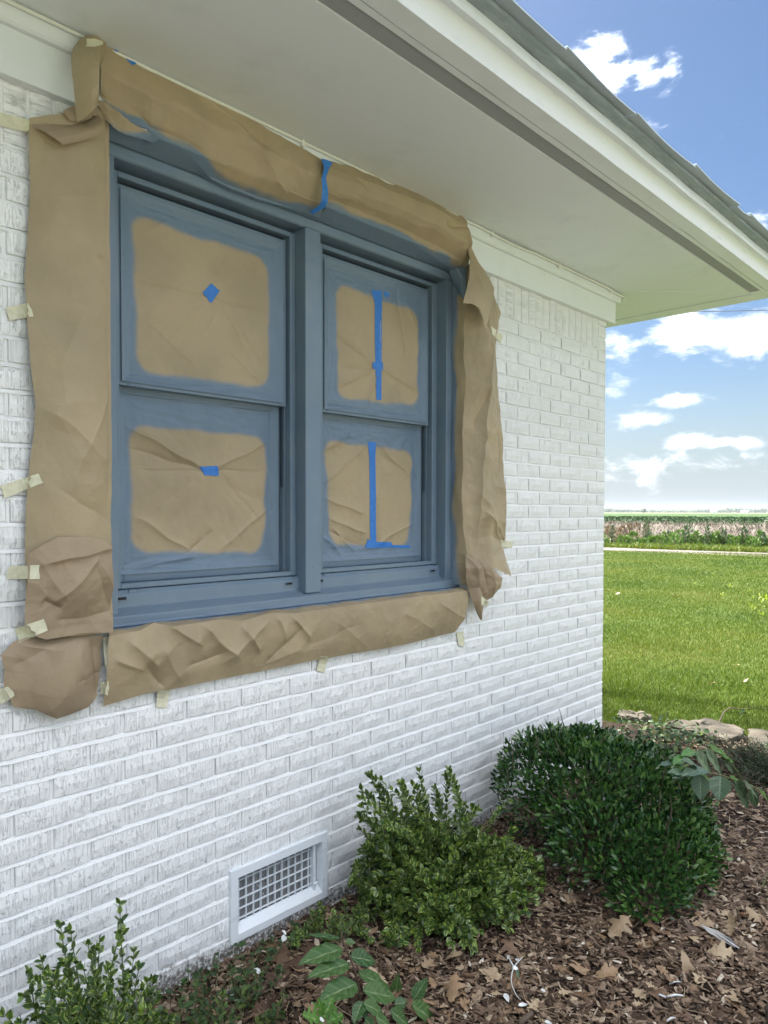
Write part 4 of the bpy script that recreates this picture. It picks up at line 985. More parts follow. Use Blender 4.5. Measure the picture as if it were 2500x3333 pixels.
# the wavering band where the two upper strips meet
s = Sheet([(694, 342, -.075), (700, 362, -.080), (695, 385, -.085), (696, 410, -.083), (694, 435, -.07), (687, 445, -.045), (669, 458, -.01)], [(719, 351, -.075), (710, 366, -.080), (704, 385, -.085), (709, 412, -.083), (708, 437, -.07), (702, 449, -.05), (676, 463, -.01)], [(694, 342, -.075), (706, 345, -.075), (719, 351, -.075)], [(669, 458, -.01), (676, 463, -.01)], 6, 40)
o = link('tape_strip', s.mesh('tape_strip', M_BLUE)); tag(o, 'wavering blue tape where the two strips under the soffit overlap', 'tape', BG)
# ---SECTION PLANTS---
# ------------------------------------------------------------------ leaves
def leafmat(name, a, b, rough=.38, margin=None, midrib=None, vein=0.0, sub=.12, under=None):
    m, t, p = material(name, a, rough, .5)
    rnd = t.math('FRACT', t.math('ADD', attr(t, 'rnd'), t.new('ShaderNodeObjectInfo').outputs['Random']))
    uv = t.new('ShaderNodeUVMap').outputs[0]; sp = t.new('ShaderNodeSeparateXYZ'); t.put(sp.inputs[0], uv)
    c = t.mix(t.step(rnd, 0, 1), rgb(*a), rgb(*b))
    av = t.math('ABSOLUTE', t.math('SUBTRACT', t.math('MULTIPLY', sp.outputs[1], 2.0), 1.0))
    if margin:
        f = t.math('MULTIPLY', t.step(av, .40, .80), t.step(t.math('ADD', rnd, t.noise(uv, 4, 2)), .45, .95))
        c = t.mix(f, c, rgb(*margin))
    if midrib: c = t.mix(t.math('MULTIPLY', t.step(av, .10, .02), .8), c, rgb(*midrib))
    if vein:
        w = t.math('SINE', t.math('ADD', t.math('MULTIPLY', sp.outputs[0], 44.0), t.math('MULTIPLY', av, -9.0)))
        c = t.mix(t.math('MULTIPLY', t.step(w, .72, 1.0), vein), c, rgb(*(midrib or b)))
        bump(t, p, t.math('ADD', t.math('MULTIPLY', w, -.3), t.noise(uv, 9, 3)), .25, .003)
    if under:
        g = t.new('ShaderNodeNewGeometry').outputs['Backfacing']; c = t.mix(g, c, rgb(*under))
    t.put(p.inputs['Base Color'], c)
    tr = t.new('ShaderNodeBsdfTranslucent'); t.put(tr.inputs[0], t.mix(.5, c, rgb(a[0]*1.8+.02, a[1]*2.0+.03, a[2]), 'MIX'))
    mx = t.new('ShaderNodeMixShader'); mx.inputs[0].default_value = sub
    out = [n for n in t.n if n.type == 'OUTPUT_MATERIAL'][0]
    t.l.new(p.outputs[0], mx.inputs[1]); t.l.new(tr.outputs[0], mx.inputs[2]); t.l.new(mx.outputs[0], out.inputs[0])
    return m
M_EUO = leafmat('euonymus_leaf', (.024, .066, .014), (.066, .132, .027), .28, (.34, .42, .09), (.10, .16, .05))
M_EUOL = leafmat('young_euonymus_leaf', (.10, .19, .02), (.17, .26, .035), .35, (.30, .38, .06), None, sub=.25)
M_BOX = leafmat('dark_shrub_leaf', (.016, .054, .016), (.052, .125, .028), .20, None, None, sub=.05)
M_BOXL = leafmat('fresh_shrub_leaf', (.055, .135, .025), (.11, .20, .045), .24, None, None, sub=.1)
M_BROAD = leafmat('broad_leaf', (.030, .085, .020), (.060, .13, .030), .42, None, (.22, .28, .14), .30, .15, (.12, .17, .10))
M_BROAD2 = leafmat('greyish_broad_leaf', (.040, .085, .040), (.085, .14, .080), .42, None, (.20, .26, .15), .25, .12, (.15, .20, .14))
M_OAKG = leafmat('green_oak_leaf', (.05, .15, .018), (.09, .22, .03), .4, None, (.30, .38, .14), .2, .25)
M_IVY = leafmat('ground_cover_leaf', (.018, .050, .014), (.050, .10, .024), .6, None, (.07, .12, .04))
M_IVYL = leafmat('yellowish_ground_leaf', (.07, .13, .02), (.12, .17, .03), .6, None, None, sub=.25)
M_JUN = leafmat('juniper_needle', (.025, .050, .022), (.060, .095, .040), .6, None, None, sub=.05)
M_WLEAF = leafmat('leaf_spattered_white', (.62, .64, .63), (.74, .75, .74), .5, None, None, sub=.05)
M_DEAD = leafmat('dead_oak_leaf', (.15, .085, .045), (.30, .195, .11), .62, None, (.30, .2, .11), .12, .08)
M_DEADL = leafmat('pale_dead_leaf', (.30, .215, .13), (.42, .32, .205), .62, None, (.38, .27, .15), .12, .08)
M_DEADD = leafmat('brown_dead_leaf', (.075, .040, .024), (.15, .088, .05), .6, None, None, .1, .05)
M_TWIG, t, p = material('brown_twig', (.10, .07, .045), .7)
M_TWIGG, t, p = material('green_twig', (.10, .14, .04), .6)
LV = np.array([(0, 0, 0), (.30, 0, -.02), (.66, 0, .0), (1, 0, -.08), (.28, .5, .10), (.28, -.5, .10), (.68, .40, .09), (.68, -.40, .09)])
LF = [(0, 1, 4), (0, 5, 1), (4, 1, 2, 6), (1, 5, 7, 2), (6, 2, 3), (2, 7, 3)]
LUV = np.array([(0, .5), (.3, .5), (.66, .5), (1, .5), (.28, 1), (.28, 0), (.68, 1), (.68, 0)])
def frames(ax, nr):
    ax = ax/np.linalg.norm(ax, axis=1, keepdims=True); nr = nr-ax*(ax*nr).sum(1, keepdims=True)
    nr = nr/np.maximum(np.linalg.norm(nr, axis=1, keepdims=True), 1e-6); return ax, np.cross(nr, ax), nr
_leaf_me = {}
def leaves(parent, P, AX, NR, L, wr, mat, name='foliage', solo=0, solo_name='leaf', offset=(0, 0, 0), kind=None, tv=None, tf=None, tuv=None):
    """leaf blades at P; the `solo` largest in view become objects of their own, the rest one mesh"""
    tv = LV if tv is None else tv; tf = LF if tf is None else tf; tuv = LUV if tuv is None else tuv
    P, AX, NR, L = map(np.asarray, (P, AX, NR, L)); ax, sd, nr = frames(AX, NR); N = len(P); rnd = RNG.random(N)
    off = np.array(offset, float); idx = np.arange(N)
    if solo:
        d = np.linalg.norm(P-np.array([0, -D_, H]), axis=1); sc = L/d*np.clip(.35+np.abs((nr*(P-np.array([0, -D_, H]))).sum(1))/d, 0, 1)
        vis = np.array([in_view(q, 0) for q in P]); depthbias = (P-P.mean(0))@(np.array([0, -D_, H])-P.mean(0)); depthbias = depthbias/np.abs(depthbias).max()
        o_ = np.argsort(-(sc/sc.max()+.9*depthbias)*vis); top = o_[:solo]; idx = o_[solo:]
        key = (mat.name, round(wr, 2), len(tv))
        if key not in _leaf_me:
            _leaf_me[key] = mesh_of('leaf', tv*np.array([1, wr, 1.0*wr]), tf, mat, True, {'rnd': np.zeros(len(tv))}, tuv)
        for k in top:
            o = link(solo_name, _leaf_me[key], parent); R = Matrix(((ax[k][0], sd[k][0], nr[k][0]), (ax[k][1], sd[k][1], nr[k][1]), (ax[k][2], sd[k][2], nr[k][2]))).to_4x4()
            o.matrix_local = Matrix.Translation(Vector(P[k]-off)) @ R @ Matrix.Scale(float(L[k]), 4)
    if len(idx):
        n = len(idx); T = tv[None]*L[idx][:, None, None]
        v = P[idx][:, None]-off+T[..., 0:1]*ax[idx][:, None]+T[..., 1:2]*wr*sd[idx][:, None]+T[..., 2:3]*wr*nr[idx][:, None]
        k = len(tv); fs = []
        for q in tf: fs.append((np.arange(n)[:, None]*k+np.array(q)[None]))
        fl = [tuple(r_) for a_ in fs for r_ in a_.tolist()]
        me = mesh_of(name, v.reshape(-1, 3), fl, mat, True, {'rnd': np.repeat(rnd[idx], k)}, np.tile(tuv, (n, 1)))
        o = link(name, me, parent)
        if kind: o['kind'] = kind
        return o
def rdir(n): v = RNG.normal(size=(n, 3)); return v/np.linalg.norm(v, axis=1, keepdims=True)
def shoots(bases, tips, n_pairs, bow, L0, from_t=.25, jit=.35, rev=None):
    """curved shoots with opposite leaf pairs; returns stem polylines and leaf arrays"""
    st, P, AX, NR, L = [], [], [], [], []
    for b, tp in zip(bases, tips):
        b = np.array(b, float); tp = np.array(tp, float); mid = (b+tp)/2+np.array([RNG.normal()*bow, RNG.normal()*bow, abs(RNG.normal())*bow])
        ts = np.linspace(0, 1, 9)[:, None]; cur = (1-ts)**2*b+2*ts*(1-ts)*mid+ts**2*tp; st.append(cur)
        length = np.linalg.norm(tp-b); n = n_pairs(length) if callable(n_pairs) else n_pairs; ph = RNG.random()*3
        for k in range(n):
            t = from_t+(1-from_t)*(k+.5)/n; q = (1-t)**2*b+2*t*(1-t)*mid+t*t*tp; d = 2*(1-t)*(mid-b)+2*t*(tp-mid); d = d/np.linalg.norm(d)
            a = np.cross(d, [.3, .2, 1]); a = a/np.linalg.norm(a); c = np.cross(d, a); th = ph+k*math.pi/2+RNG.normal()*.25
            for sgn in (1, -1):
                o = (a*math.cos(th)+c*math.sin(th))*sgn; ax = o+d*(.55+.8*t*t)+RNG.normal(size=3)*jit*.5
                P.append(q+o*.002); AX.append(ax); NR.append(d*.9+np.array([0, -.15, .7])+RNG.normal(size=3)*jit); L.append(L0*(1-.25*t*t)*RNG.uniform(.75, 1.15))
        for k in range(3):
            P.append(tp); AX.append((tp-mid)/length+rdir(1)[0]*.55); NR.append(rdir(1)[0]+np.array([0, -.4, .6])); L.append(L0*.7)
    return st, np.array(P), np.array(AX), np.array(NR), np.array(L)
def stems(st, parent, off, r0, r1, mat, name='stem'):
    if len(st) <= 16:
        for c in st:
            m = MB(); n = len(c); m.tube([tuple(q-off) for q in c], [r0+(r1-r0)*i/(n-1) for i in range(n)], 6); m.build(name, mat, parent, smooth=True)
        return
    m = MB()
    for c in st:
        n = len(c); m.tube([tuple(q-off) for q in c], [r0+(r1-r0)*i/(n-1) for i in range(n)], 5)
    return tag(m.build(name, mat, parent, smooth=True), kind='stuff')
def blob_tips(ells, n, shell=.75):
    out = []
    w = np.array([e[3]*e[4]*e[5] for e in ells])**.66; w = w/w.sum()
    while len(out) < n:
        e = ells[RNG.choice(len(ells), p=w)]; d = rdir(1)[0]; d[2] = abs(d[2])-.25
        q = np.array(e[:3])+d*np.array(e[3:6])*RNG.uniform(shell, 1.03)
        if q[2] > .02 and q[1] < -.015: out.append(q)
    return np.array(out)
# --- variegated shrub by the wall
SA = np.array((2.05, -.30, 0.0))
sa = thing('shrub', 'variegated green and yellow edged shrub spreading beside the vent', 'shrub', tuple(SA))
ell = [(1.98, -.20, .16, .24, .15, .25), (2.14, -.36, .13, .30, .22, .20), (1.92, -.38, .08, .22, .18, .15), (2.30, -.42, .08, .20, .18, .16), (2.06, -.50, .06, .20, .14, .13)]
tips = blob_tips(ell, 430)
extra = [V(a, b, y) for a, b, y in ((800, 1672, -.20), (822, 1700, -.22), (868, 1692, -.24), (905, 1663, -.22), (962, 1676, -.28), (940, 1700, -.3), (782, 1742, -.16), (775, 1760, -.15), (1020, 1745, -.32), (1030, 1800, -.36), (1108, 1792, -.42), (1190, 1935, -.5), (1100, 1880, -.55), (1160, 1900, -.5))]
ex_ = np.array(extra); tips = np.vstack([tips, ex_, ex_[:9]+RNG.normal(size=(9, 3))*.03, ex_[:9]*[1, 1, .86]+RNG.normal(size=(9, 3))*.035+[.02, -.01, 0], ex_[:12]*[1, 1, .74]+RNG.normal(size=(12, 3))*.04+[.02, -.02, 0], ex_[:9]*[1, 1, .8]+RNG.normal(size=(9, 3))*.045+[.03, -.02, 0]])
bases = SA+np.stack([RNG.normal(size=len(tips))*.10, RNG.normal(size=len(tips))*.06, np.zeros(len(tips))], -1)
st, P, AX, NR, L = shoots(bases, tips, lambda l: int(l/.026)+1, .05, .033, .34)
ok = P[:, 1] < -.012; P, AX, NR, L = P[ok], AX[ok], NR[ok], L[ok]
young = RNG.random(len(P)) < .07
stems(st, sa, SA, .0022, .0010, M_TWIGG)
leaves(sa, P[~young], AX[~young], NR[~young], L[~young], .62, M_EUO, solo=300, offset=SA, kind='stuff')
leaves(sa, P[young], AX[young], NR[young], L[young], .55, M_EUOL, 'young_foliage', offset=SA, kind='stuff')
# --- dense dark shrub near the corner
SB = np.array((2.95, -.5, 0.0))
sb = thing('shrub', 'dense dark green rounded shrub between the house corner and the mulch', 'shrub', tuple(SB))
ell = [(2.86, -.30, .24, .27, .24, .25), (2.94, -.52, .20, .38, .33, .27), (2.98, -.66, .15, .34, .26, .25), (2.70, -.66, .12, .25, .24, .20), (2.76, -.80, .08, .29, .20, .19), (2.62, -.86, .04, .20, .12, .13), (2.88, -.84, .08, .24, .16, .19), (2.98, -.38, .25, .30, .22, .24)]
def shell_pts(ells, n):
    out = []; E = np.array(ells); w = (E[:, 3]*E[:, 4]*E[:, 5])**.66; w /= w.sum()
    while len(out) < n:
        e = E[RNG.choice(len(E), p=w)]; d = rdir(1)[0]; d[2] = d[2] if RNG.random() < .3 else abs(d[2])
        bump_ = 1+.20*float(pn(d[0]*3+e[0]*7, d[2]*3+d[1]*2.3, 17)); q = e[:3]+d*e[3:6]*bump_*(1-abs(RNG.normal())*.13)
        if q[2] < .015 or q[1] > -.015: continue
        ins = ((((q-E[:, :3])/E[:, 3:6])**2).sum(1) < .62).any()
        if ins and RNG.random() < .8: continue
        out.append((q, d))
    return np.array([o[0] for o in out]), np.array([o[1] for o in out])
P, Dn = shell_pts(ell, 14500)
AX = Dn*.8+np.array([0, 0, .45])+rdir(len(P))*.75; NR = Dn+np.array([0, 0, .5])+rdir(len(P))*.65; L = RNG.uniform(.021, .034, len(P))
dead_ = RNG.random(len(P)) < .012; fresh = (RNG.random(len(P)) < .25+.3*pn(P[:, 0]*4, P[:, 1]*4+P[:, 2]*4, 5))
leaves(sb, P[~fresh], AX[~fresh], NR[~fresh], L[~fresh], .42, M_BOX, solo=300, offset=SB, kind='stuff')
leaves(sb, P[fresh], AX[fresh], NR[fresh], L[fresh], .42, M_BOXL, 'fresh_foliage', offset=SB, kind='stuff')
q_, _d = shell_pts([(a, b, c, d*.86, e*.86, f*.86) for a, b, c, d, e, f in ell], 70)
tw = [np.array([SB+np.array([RNG.normal()*.05, RNG.normal()*.05, 0]), (SB+q)/2+RNG.normal(size=3)*.02, q]) for q in q_]
tw += [np.array([q, q+d*.05, q+d*.09+np.array([0, 0, .02])]) for q, d in zip(P[:45], Dn[:45])]
stems(tw, sb, SB, .004, .0011, M_TWIG)
tp = [V(a, b, y) for a, b, y in ((1118, 1602, -.30), (1160, 1592, -.3), (1225, 1580, -.3), (1190, 1598, -.3), (1270, 1590, -.34), (1290, 1588, -.34), (1330, 1590, -.42), (1230, 1605, -.28), (1150, 1610, -.26), (1100, 1650, -.28), (1092, 1700, -.28), (1380, 1600, -.45), (1420, 1618, -.5))]
st, P, AX, NR, L = shoots([q-np.array([RNG.normal()*.02, -.02, .13]) for q in tp], tp, 6, .01, .024, .05)
leaves(sb, P, AX, NR, L, .45, M_BOX, 'shoot_foliage', offset=SB, kind='stuff'); stems(st, sb, SB, .0018, .001, M_TWIG, 'shoot')
# --- sprigs at the near left
SCc = np.array((.86, -.14, 0.0))
sc_ = thing('shrub', 'small sprawling shrub with upright sprigs at the bottom left of the wall', 'shrub', tuple(SCc))
tl = [(258, 1952, -.13), (262, 2010, -.15), (290, 2050, -.15), (130, 1996, -.16), (152, 2010, -.16), (215, 2035, -.18), (190, 2040, -.2), (205, 2050, -.2), (62, 2100, -.2), (90, 2075, -.22), (230, 2140, -.22), (270, 2110, -.2), (300, 2090, -.17), (320, 2120, -.2), (340, 2150, -.22), (350, 2185, -.2), (50, 2150, -.2), (80, 2120, -.25), (120, 2110, -.25), (150, 2080, -.22), (180, 2090, -.25), (200, 2120, -.28), (240, 2150, -.3), (160, 2140, -.3), (100, 2160, -.3), (10, 2190, -.2), (280, 2160, -.3), (310, 2180, -.28), (130, 2150, -.2), (215, 2170, -.2), (260, 2180, -.25), (370, 2200, -.2)]
tips = np.array([V(*q) for q in tl]); tips = np.vstack([tips, tips[10:]+RNG.normal(size=(len(tips)-10, 3))*np.array([.03, .03, .04])-np.array([0, 0, .04])])
bases = np.stack([tips[:, 0]*.55+.88*.45+RNG.normal(size=len(tips))*.03, np.clip(tips[:, 1]*.7-.04, -.3, -.06), np.full(len(tips), -.02)], -1)
st, P, AX, NR, L = shoots(bases, tips, lambda l: int(l/.024)+2, .018, .0285, .12)
ok = P[:, 1] < -.012; P, AX, NR, L = P[ok], AX[ok], NR[ok], L[ok]
yg = RNG.random(len(P)) < .12
stems(st, sc_, SCc, .0024, .0011, M_TWIGG)
leaves(sc_, P[~yg], AX[~yg], NR[~yg], L[~yg], .68, M_EUO, solo=300, offset=SCc, kind='stuff')
leaves(sc_, P[yg], AX[yg], NR[yg], L[yg], .62, M_EUOL, 'young_foliage', offset=SCc, kind='stuff')

# --- big leaves, each its own part
def big_leaf(parent, off, base, tip, width, mat, seed, bend=.12, name='leaf', up=.8, lobed=False, cup=.12, curl=0.0):
    base = np.array(base); tip = np.array(tip); ax = tip-base; L = np.linalg.norm(ax); ax /= L
    c = np.array([0, -D_, H])-base; c /= np.linalg.norm(c); n = c+np.array([0, 0, up]); n = n-ax*(n@ax); n /= np.linalg.norm(n); sd = np.cross(n, ax)
    r = random.Random(seed); nu = 14; rows = 4 if not lobed else 3
    if lobed:
        hw = [(0, .015), (.10, .03), (.17, .20), (.22, .42), (.27, .16), (.36, .14), (.45, .40), (.52, .62), (.55, .22), (.63, .16), (.72, .34), (.78, .44), (.80, .14), (.88, .13), (.94, .20), (1.0, .01)]
    else:
        hw = [(t, (math.sin(math.pi*t**.80)**.85)*(1-.25*t)+.0 if 0 < t < 1 else 0) for t in [i/nu for i in range(nu+1)]]
        mx = max(h for _, h in hw); hw = [(t, h/mx*.5) for t, h in hw]
    vs, fs, uv = [], [], []
    for i, (t, h) in enumerate(hw):
        wl = h*(1+r.uniform(-.06, .06)*(2 if lobed else 1)); wr_ = h*(1+r.uniform(-.06, .06)*(2 if lobed else 1))
        sweep = -.10 if lobed and h > .3 else 0
        for j in range(-rows, rows+1):
            w = (wl if j < 0 else wr_)*j/rows*width; a = abs(j)/rows
            q = base+ax*(t+sweep*a)*L+sd*w+n*(abs(w)*cup*2-bend*L*(t*t)+L*.012*math.sin(t*19+j)+curl*L*(a*a)*math.sin(t*5+seed)+curl*L*.4*math.sin(t*7+seed*1.7))
            vs.append(q-off); uv.append((t, .5+.5*j/rows))
    m = 2*rows+1
    for i in range(len(hw)-1):
        for j in range(m-1): a = i*m+j; fs.append((a, a+m, a+m+1, a+1))
    return link(name, mesh_of(name, np.array(vs), fs, mat, True, {'rnd': np.full(len(vs), r.random())}, np.array(uv)), parent)
def cp(x, y, s, ox, oy, Y): return W(ox+x/s, oy+y/s, Y)
# sapling at the bottom centre
SDp = np.array((1.43, -.51, 0.0))
sd_ = thing('sapling', 'broad leaved green sapling growing from the mulch at the bottom centre', 'plant', tuple(SDp))
q5 = lambda x, y, Y=-.50: cp(x, y, 3.318, 950, 2900, Y)
st = [np.array([q5(540, 440), q5(530, 510), q5(575, 600), q5(625, 720), q5(690, 880), q5(720, 1020), q5(745, 1190), q5(775, 1437), q5(800, 1560, -.51)]), np.array([q5(760, 1215), q5(1000, 1270, -.53), q5(1110, 1225, -.55), q5(1300, 1180, -.57)])]
stems(st, sd_, SDp, .0022, .0035, M_TWIG)
LD = [((545, 620), (80, 770), 205, .05, -.50), ((615, 780), (180, 912), 195, .05, -.53), ((700, 1000), (302, 1160), 240, .05, -.57), ((632, 715), (935, 745), 200, .12, -.47), ((715, 890), (1115, 1050), 175, .10, -.50), ((770, 1080), (1148, 1145), 225, .06, -.56),
      ((575, 548), (692, 552), 70, .1, -.47), ((530, 508), (150, 465), 60, .02, -.48), ((762, 1190), (665, 1430), 130, .08, -.60), ((772, 1215), (1005, 1320), 150, .08, -.61), ((1110, 1225), (1140, 930), 150, .15, -.50), ((1110, 1225), (1275, 1190), 120, .1, -.56),
      ((1312, 1180), (1462, 940), 155, .06, -.58), ((1290, 1230), (1650, 1450), 205, .08, -.64), ((1060, 1290), (1290, 1460), 150, .08, -.66), ((905, 1350), (1075, 1480), 110, .06, -.67), ((765, 1290), (822, 1400), 60, .02, -.6), ((790, 1380), (900, 1500), 110, .02, -.62)]
for i, (b, tpx, w, bd, Y) in enumerate(LD): big_leaf(sd_, SDp, q5(*b, Y), q5(*tpx, Y-.02), w/3.318/2376*2.15*1.02, M_BROAD, i+40, bd)
# arching branch at the right
SE = np.array((2.98, -1.12, 0.0))
se_ = thing('sapling', 'arching broad leaved branch reaching in over the dark shrub at the right', 'plant', tuple(SE))
q4 = lambda x, y, Y=-.95: cp(x, y, 3.0164, 1950, 2200, Y)
st = [np.array([SE, q4(1760, 1700, -1.08), q4(1700, 1330, -1.02), q4(1600, 1130), q4(1420, 1040), q4(1330, 1020), q4(1190, 970), q4(1040, 945), q4(960, 935)]), np.array([q4(1420, 1040), q4(1300, 860, -.92), q4(1180, 760, -.9), q4(1050, 730, -.9), q4(950, 750, -.9), q4(870, 800, -.9), q4(760, 870, -.9)])]
stems(st, se_, SE, .0035, .0016, M_TWIGG)
LE = [((745, 860), (590, 858), 60, -.90, 1), ((860, 800), (728, 850), 100, -.91, 0), ((955, 745), (815, 765), 100, -.90, 0), ((945, 765), (1130, 960), 170, -.92, 1), ((1040, 735), (1235, 965), 135, -.92, 1), ((1078, 692), (1355, 832), 95, -.91, 0),
      ((850, 965), (690, 925), 95, -.96, 1), ((870, 975), (730, 985), 70, -.97, 1), ((1045, 915), (822, 950), 125, -.98, 1), ((955, 880), (822, 808), 105, -.96, 1), ((990, 965), (1000, 1225), 150, -.97, 1), ((1190, 978), (1182, 1228), 175, -1.0, 1),
      ((1325, 1040), (1500, 1315), 150, -.97, 1), ((1420, 1040), (1582, 1195), 75, -1.0, 1), ((1285, 990), (1465, 1112), 75, -.94, 0), ((1480, 1105), (1560, 1295), 95, -.95, 1), ((1580, 1130), (1665, 1212), 45, -.98, 0), ((990, 962), (1105, 1030), 75, -.93, 0), ((1225, 830), (1335, 965), 60, -.9, 1)]
for i, (b, tpx, w, Y, kd) in enumerate(LE):
    d_ = np.linalg.norm(q4(*b, Y)-np.array([0, -D_, H])); big_leaf(se_, SE, q4(*b, Y), q4(*tpx, Y-.015), w/3.0164/2376*d_, M_BROAD2 if kd else M_OAKG, i+80, .06, up=.5)
# thin twig bending over the middle stone
SK = np.array((4.42, -.22, 0.0))
sk = thing('sapling', 'thin dark twig with a few leaves bending over the middle edging stone', 'plant', tuple(SK))
yk = -.20
st = [np.array([SK, q4(1145, 540, yk), q4(1190, 430, yk), q4(1230, 350, yk), q4(1290, 310, yk), q4(1350, 322, yk), q4(1430, 325, yk), q4(1520, 310, yk), q4(1560, 350, yk)])]
stems(st, sk, SK, .006, .003, M_TWIG)
for i, (b, tpx, w) in enumerate([((1400, 330), (1490, 400), 60), ((1470, 320), (1515, 440), 60), ((1530, 305), (1620, 340), 50), ((1530, 320), (1600, 455), 50), ((1430, 335), (1380, 360), 30)]): big_leaf(sk, SK, q4(*b, yk), q4(*tpx, yk-.02), w/3.0164/2376*4.6, M_BROAD, i+140, .1)
# lobed seedling at the very bottom
SH = np.array((1.36, -.62, 0.0))
sh_ = thing('oak_seedling', 'bright green lobed oak seedling at the bottom edge left of the sapling', 'plant', tuple(SH))
for i, (b, tpx, w, Y) in enumerate([((330, 1400), (440, 1150), 320, -.62), ((345, 1420), (130, 1330), 260, -.64), ((330, 1380), (290, 1160), 120, -.63), ((360, 1430), (560, 1330), 240, -.62)]):
    big_leaf(sh_, SH, q5(*b, Y), q5(*tpx, Y), w/3.318/2376*2.05*.8, M_OAKG, i+170, .05, lobed=True)
stems([np.array([SH, q5(335, 1500, -.63), q5(335, 1400, -.63)])], sh_, SH, .002, .0015, M_TWIGG)
w_ = big_leaf(sh_, SH, q5(300, 1385, -.645), q5(350, 1400, -.645), .012, M_WLEAF, 5, 0, name='paint_splash')

# --- low plants
def ground_cover(name, label, cat, pts, Ls, mat, wr, zr, solo=0, tilt=.7):
    c = pts.mean(0); c[2] = 0; o = thing(name, label, cat, tuple(c)); n = len(pts)
    P = pts.copy(); P[:, 2] = zr*RNG.random(n)**1.4+.006
    AX = np.stack([RNG.normal(size=n), RNG.normal(size=n), .25+RNG.normal(size=n)*.35], -1); NR = np.array([0, -.2, 1])+rdir(n)*tilt
    leaves(o, P, AX, NR, RNG.uniform(*Ls, n), wr, mat, solo=solo, offset=c, kind='stuff')
    return o, c, P
n = 1500; pts = np.stack([RNG.uniform(3.55, 4.75, n), RNG.uniform(-.42, .20, n), np.zeros(n)], -1)
pts = pts[(pn(pts[:, 0]*3, pts[:, 1]*3, 8) > -.22)]
gc, c, P = ground_cover('ground_cover', 'patchy leafy ground cover behind the dark shrub by the edging stones', 'plant', pts, (.022, .040), M_IVY, .6, .12)
tw = [np.array([q*[1, 1, 0], q*[1, 1, .6]+RNG.normal(size=3)*.02, q+RNG.normal(size=3)*.03]) for q in P[:120]]; stems(tw, gc, c, .0016, .001, M_TWIG)
n = 170; pp = P[RNG.choice(len(P), n)]+RNG.normal(size=(n, 3))*.03; leaves(gc, pp, rdir(n)+[0, 0, .4], rdir(n)*.5+[0, -.2, 1], RNG.uniform(.02, .045, n), .6, M_IVYL, 'yellow_leaves', offset=c, kind='stuff')
n = 230; pts = np.stack([RNG.uniform(1.02, 1.62, n), RNG.uniform(-.34, -.02, n), np.zeros(n)], -1); pts = pts[pts[:, 1] > -.02-.42*(1.62-pts[:, 0])-.08]
gw, c, P = ground_cover('ground_cover', 'low leafy ground cover along the wall foot under the vent', 'plant', pts, (.016, .030), M_IVY, .62, .07)
tw = [np.array([q*[1, 1, 0], q*[1, 1, .6]+RNG.normal(size=3)*.01, q]) for q in P]; stems(tw, gw, c, .0012, .0008, M_TWIGG)
wp = [cp(x, y, 2.765, 400, 2900, -.16) for x, y in ((930, 910), (960, 930), (990, 920), (1010, 945), (1030, 960), (1045, 930), (1060, 900), (1075, 960), (1090, 900), (1120, 940), (1140, 965), (1160, 960), (1200, 970), (870, 960), (1240, 740), (1255, 700), (1440, 440), (1450, 390), (1435, 350), (1240, 1100), (1225, 1060), (1250, 1130))]
wp = np.array(wp); n = len(wp); leaves(gw, wp, rdir(n), rdir(n)*.6+[0, -.5, .6], RNG.uniform(.016, .026, n), .7, M_WLEAF, 'spattered_leaf', solo=n, solo_name='spattered_leaf', offset=c)
# euonymus offshoots left of the big shrub, over the vent's right foot
so_ = np.array((1.72, -.16, 0)); oo = thing('shrub', 'short leafy offshoots with pale tips in front of the lower right vent corner', 'shrub', tuple(so_))
tl = [V(a, b, y) for a, b, y in ((742, 1948, -.2), (755, 1990, -.24), (700, 1965, -.1), (672, 2000, -.1), (720, 1985, -.15), (770, 1960, -.2), (795, 1930, -.2), (815, 1900, -.18), (790, 1985, -.25), (690, 1990, -.14), (640, 2010, -.1), (625, 2030, -.12), (800, 2030, -.3), (830, 2060, -.33), (820, 1960, -.22))]
tl = np.vstack([tl, np.array(tl)+RNG.normal(size=(len(tl), 3))*.02]); bs_ = np.stack([tl[:, 0]*.8+so_[0]*.2, np.minimum(tl[:, 1]*.8, -.03), np.zeros(len(tl))], -1)
st, P, AX, NR, L = shoots(bs_, tl, lambda l: int(l/.022)+2, .02, .024, .1)
ok = P[:, 1] < -.012; P, AX, NR, L = P[ok], AX[ok], NR[ok], L[ok]
stems(st, oo, so_, .0015, .0009, M_TWIGG); leaves(oo, P, AX, NR, L, .64, M_EUO, solo=160, offset=so_, kind='stuff')
# small ivy sprays at the bottom between the sprigs and the seedling
so_ = np.array((1.13, -.33, 0)); oo = thing('ground_cover', 'thin weedy sprays with pale leaves at the bottom edge left of the oak seedling', 'plant', tuple(so_))
tl = [V(a, b, y) for a, b, y in ((565, 2105, -.22), (560, 2120, -.25), (470, 2150, -.25), (520, 2170, -.33), (600, 2170, -.35), (610, 2190, -.37), (440, 2170, -.25), (420, 2190, -.25), (500, 2200, -.38), (560, 2200, -.38), (400, 2120, -.15), (430, 2100, -.12), (480, 2190, -.3), (530, 2140, -.26))]
tl = np.vstack([tl, np.array(tl)+RNG.normal(size=(len(tl), 3))*.025]); tl[:, 2] = np.maximum(tl[:, 2], .02)
bs_ = np.stack([tl[:, 0]*.9+so_[0]*.1-.03, tl[:, 1]*.85-.03, np.zeros(len(tl))], -1)
st, P, AX, NR, L = shoots(bs_, tl, 5, .015, .022, .1); stems(st, oo, so_, .0011, .0008, M_TWIGG)
yg = RNG.random(len(P)) < .3
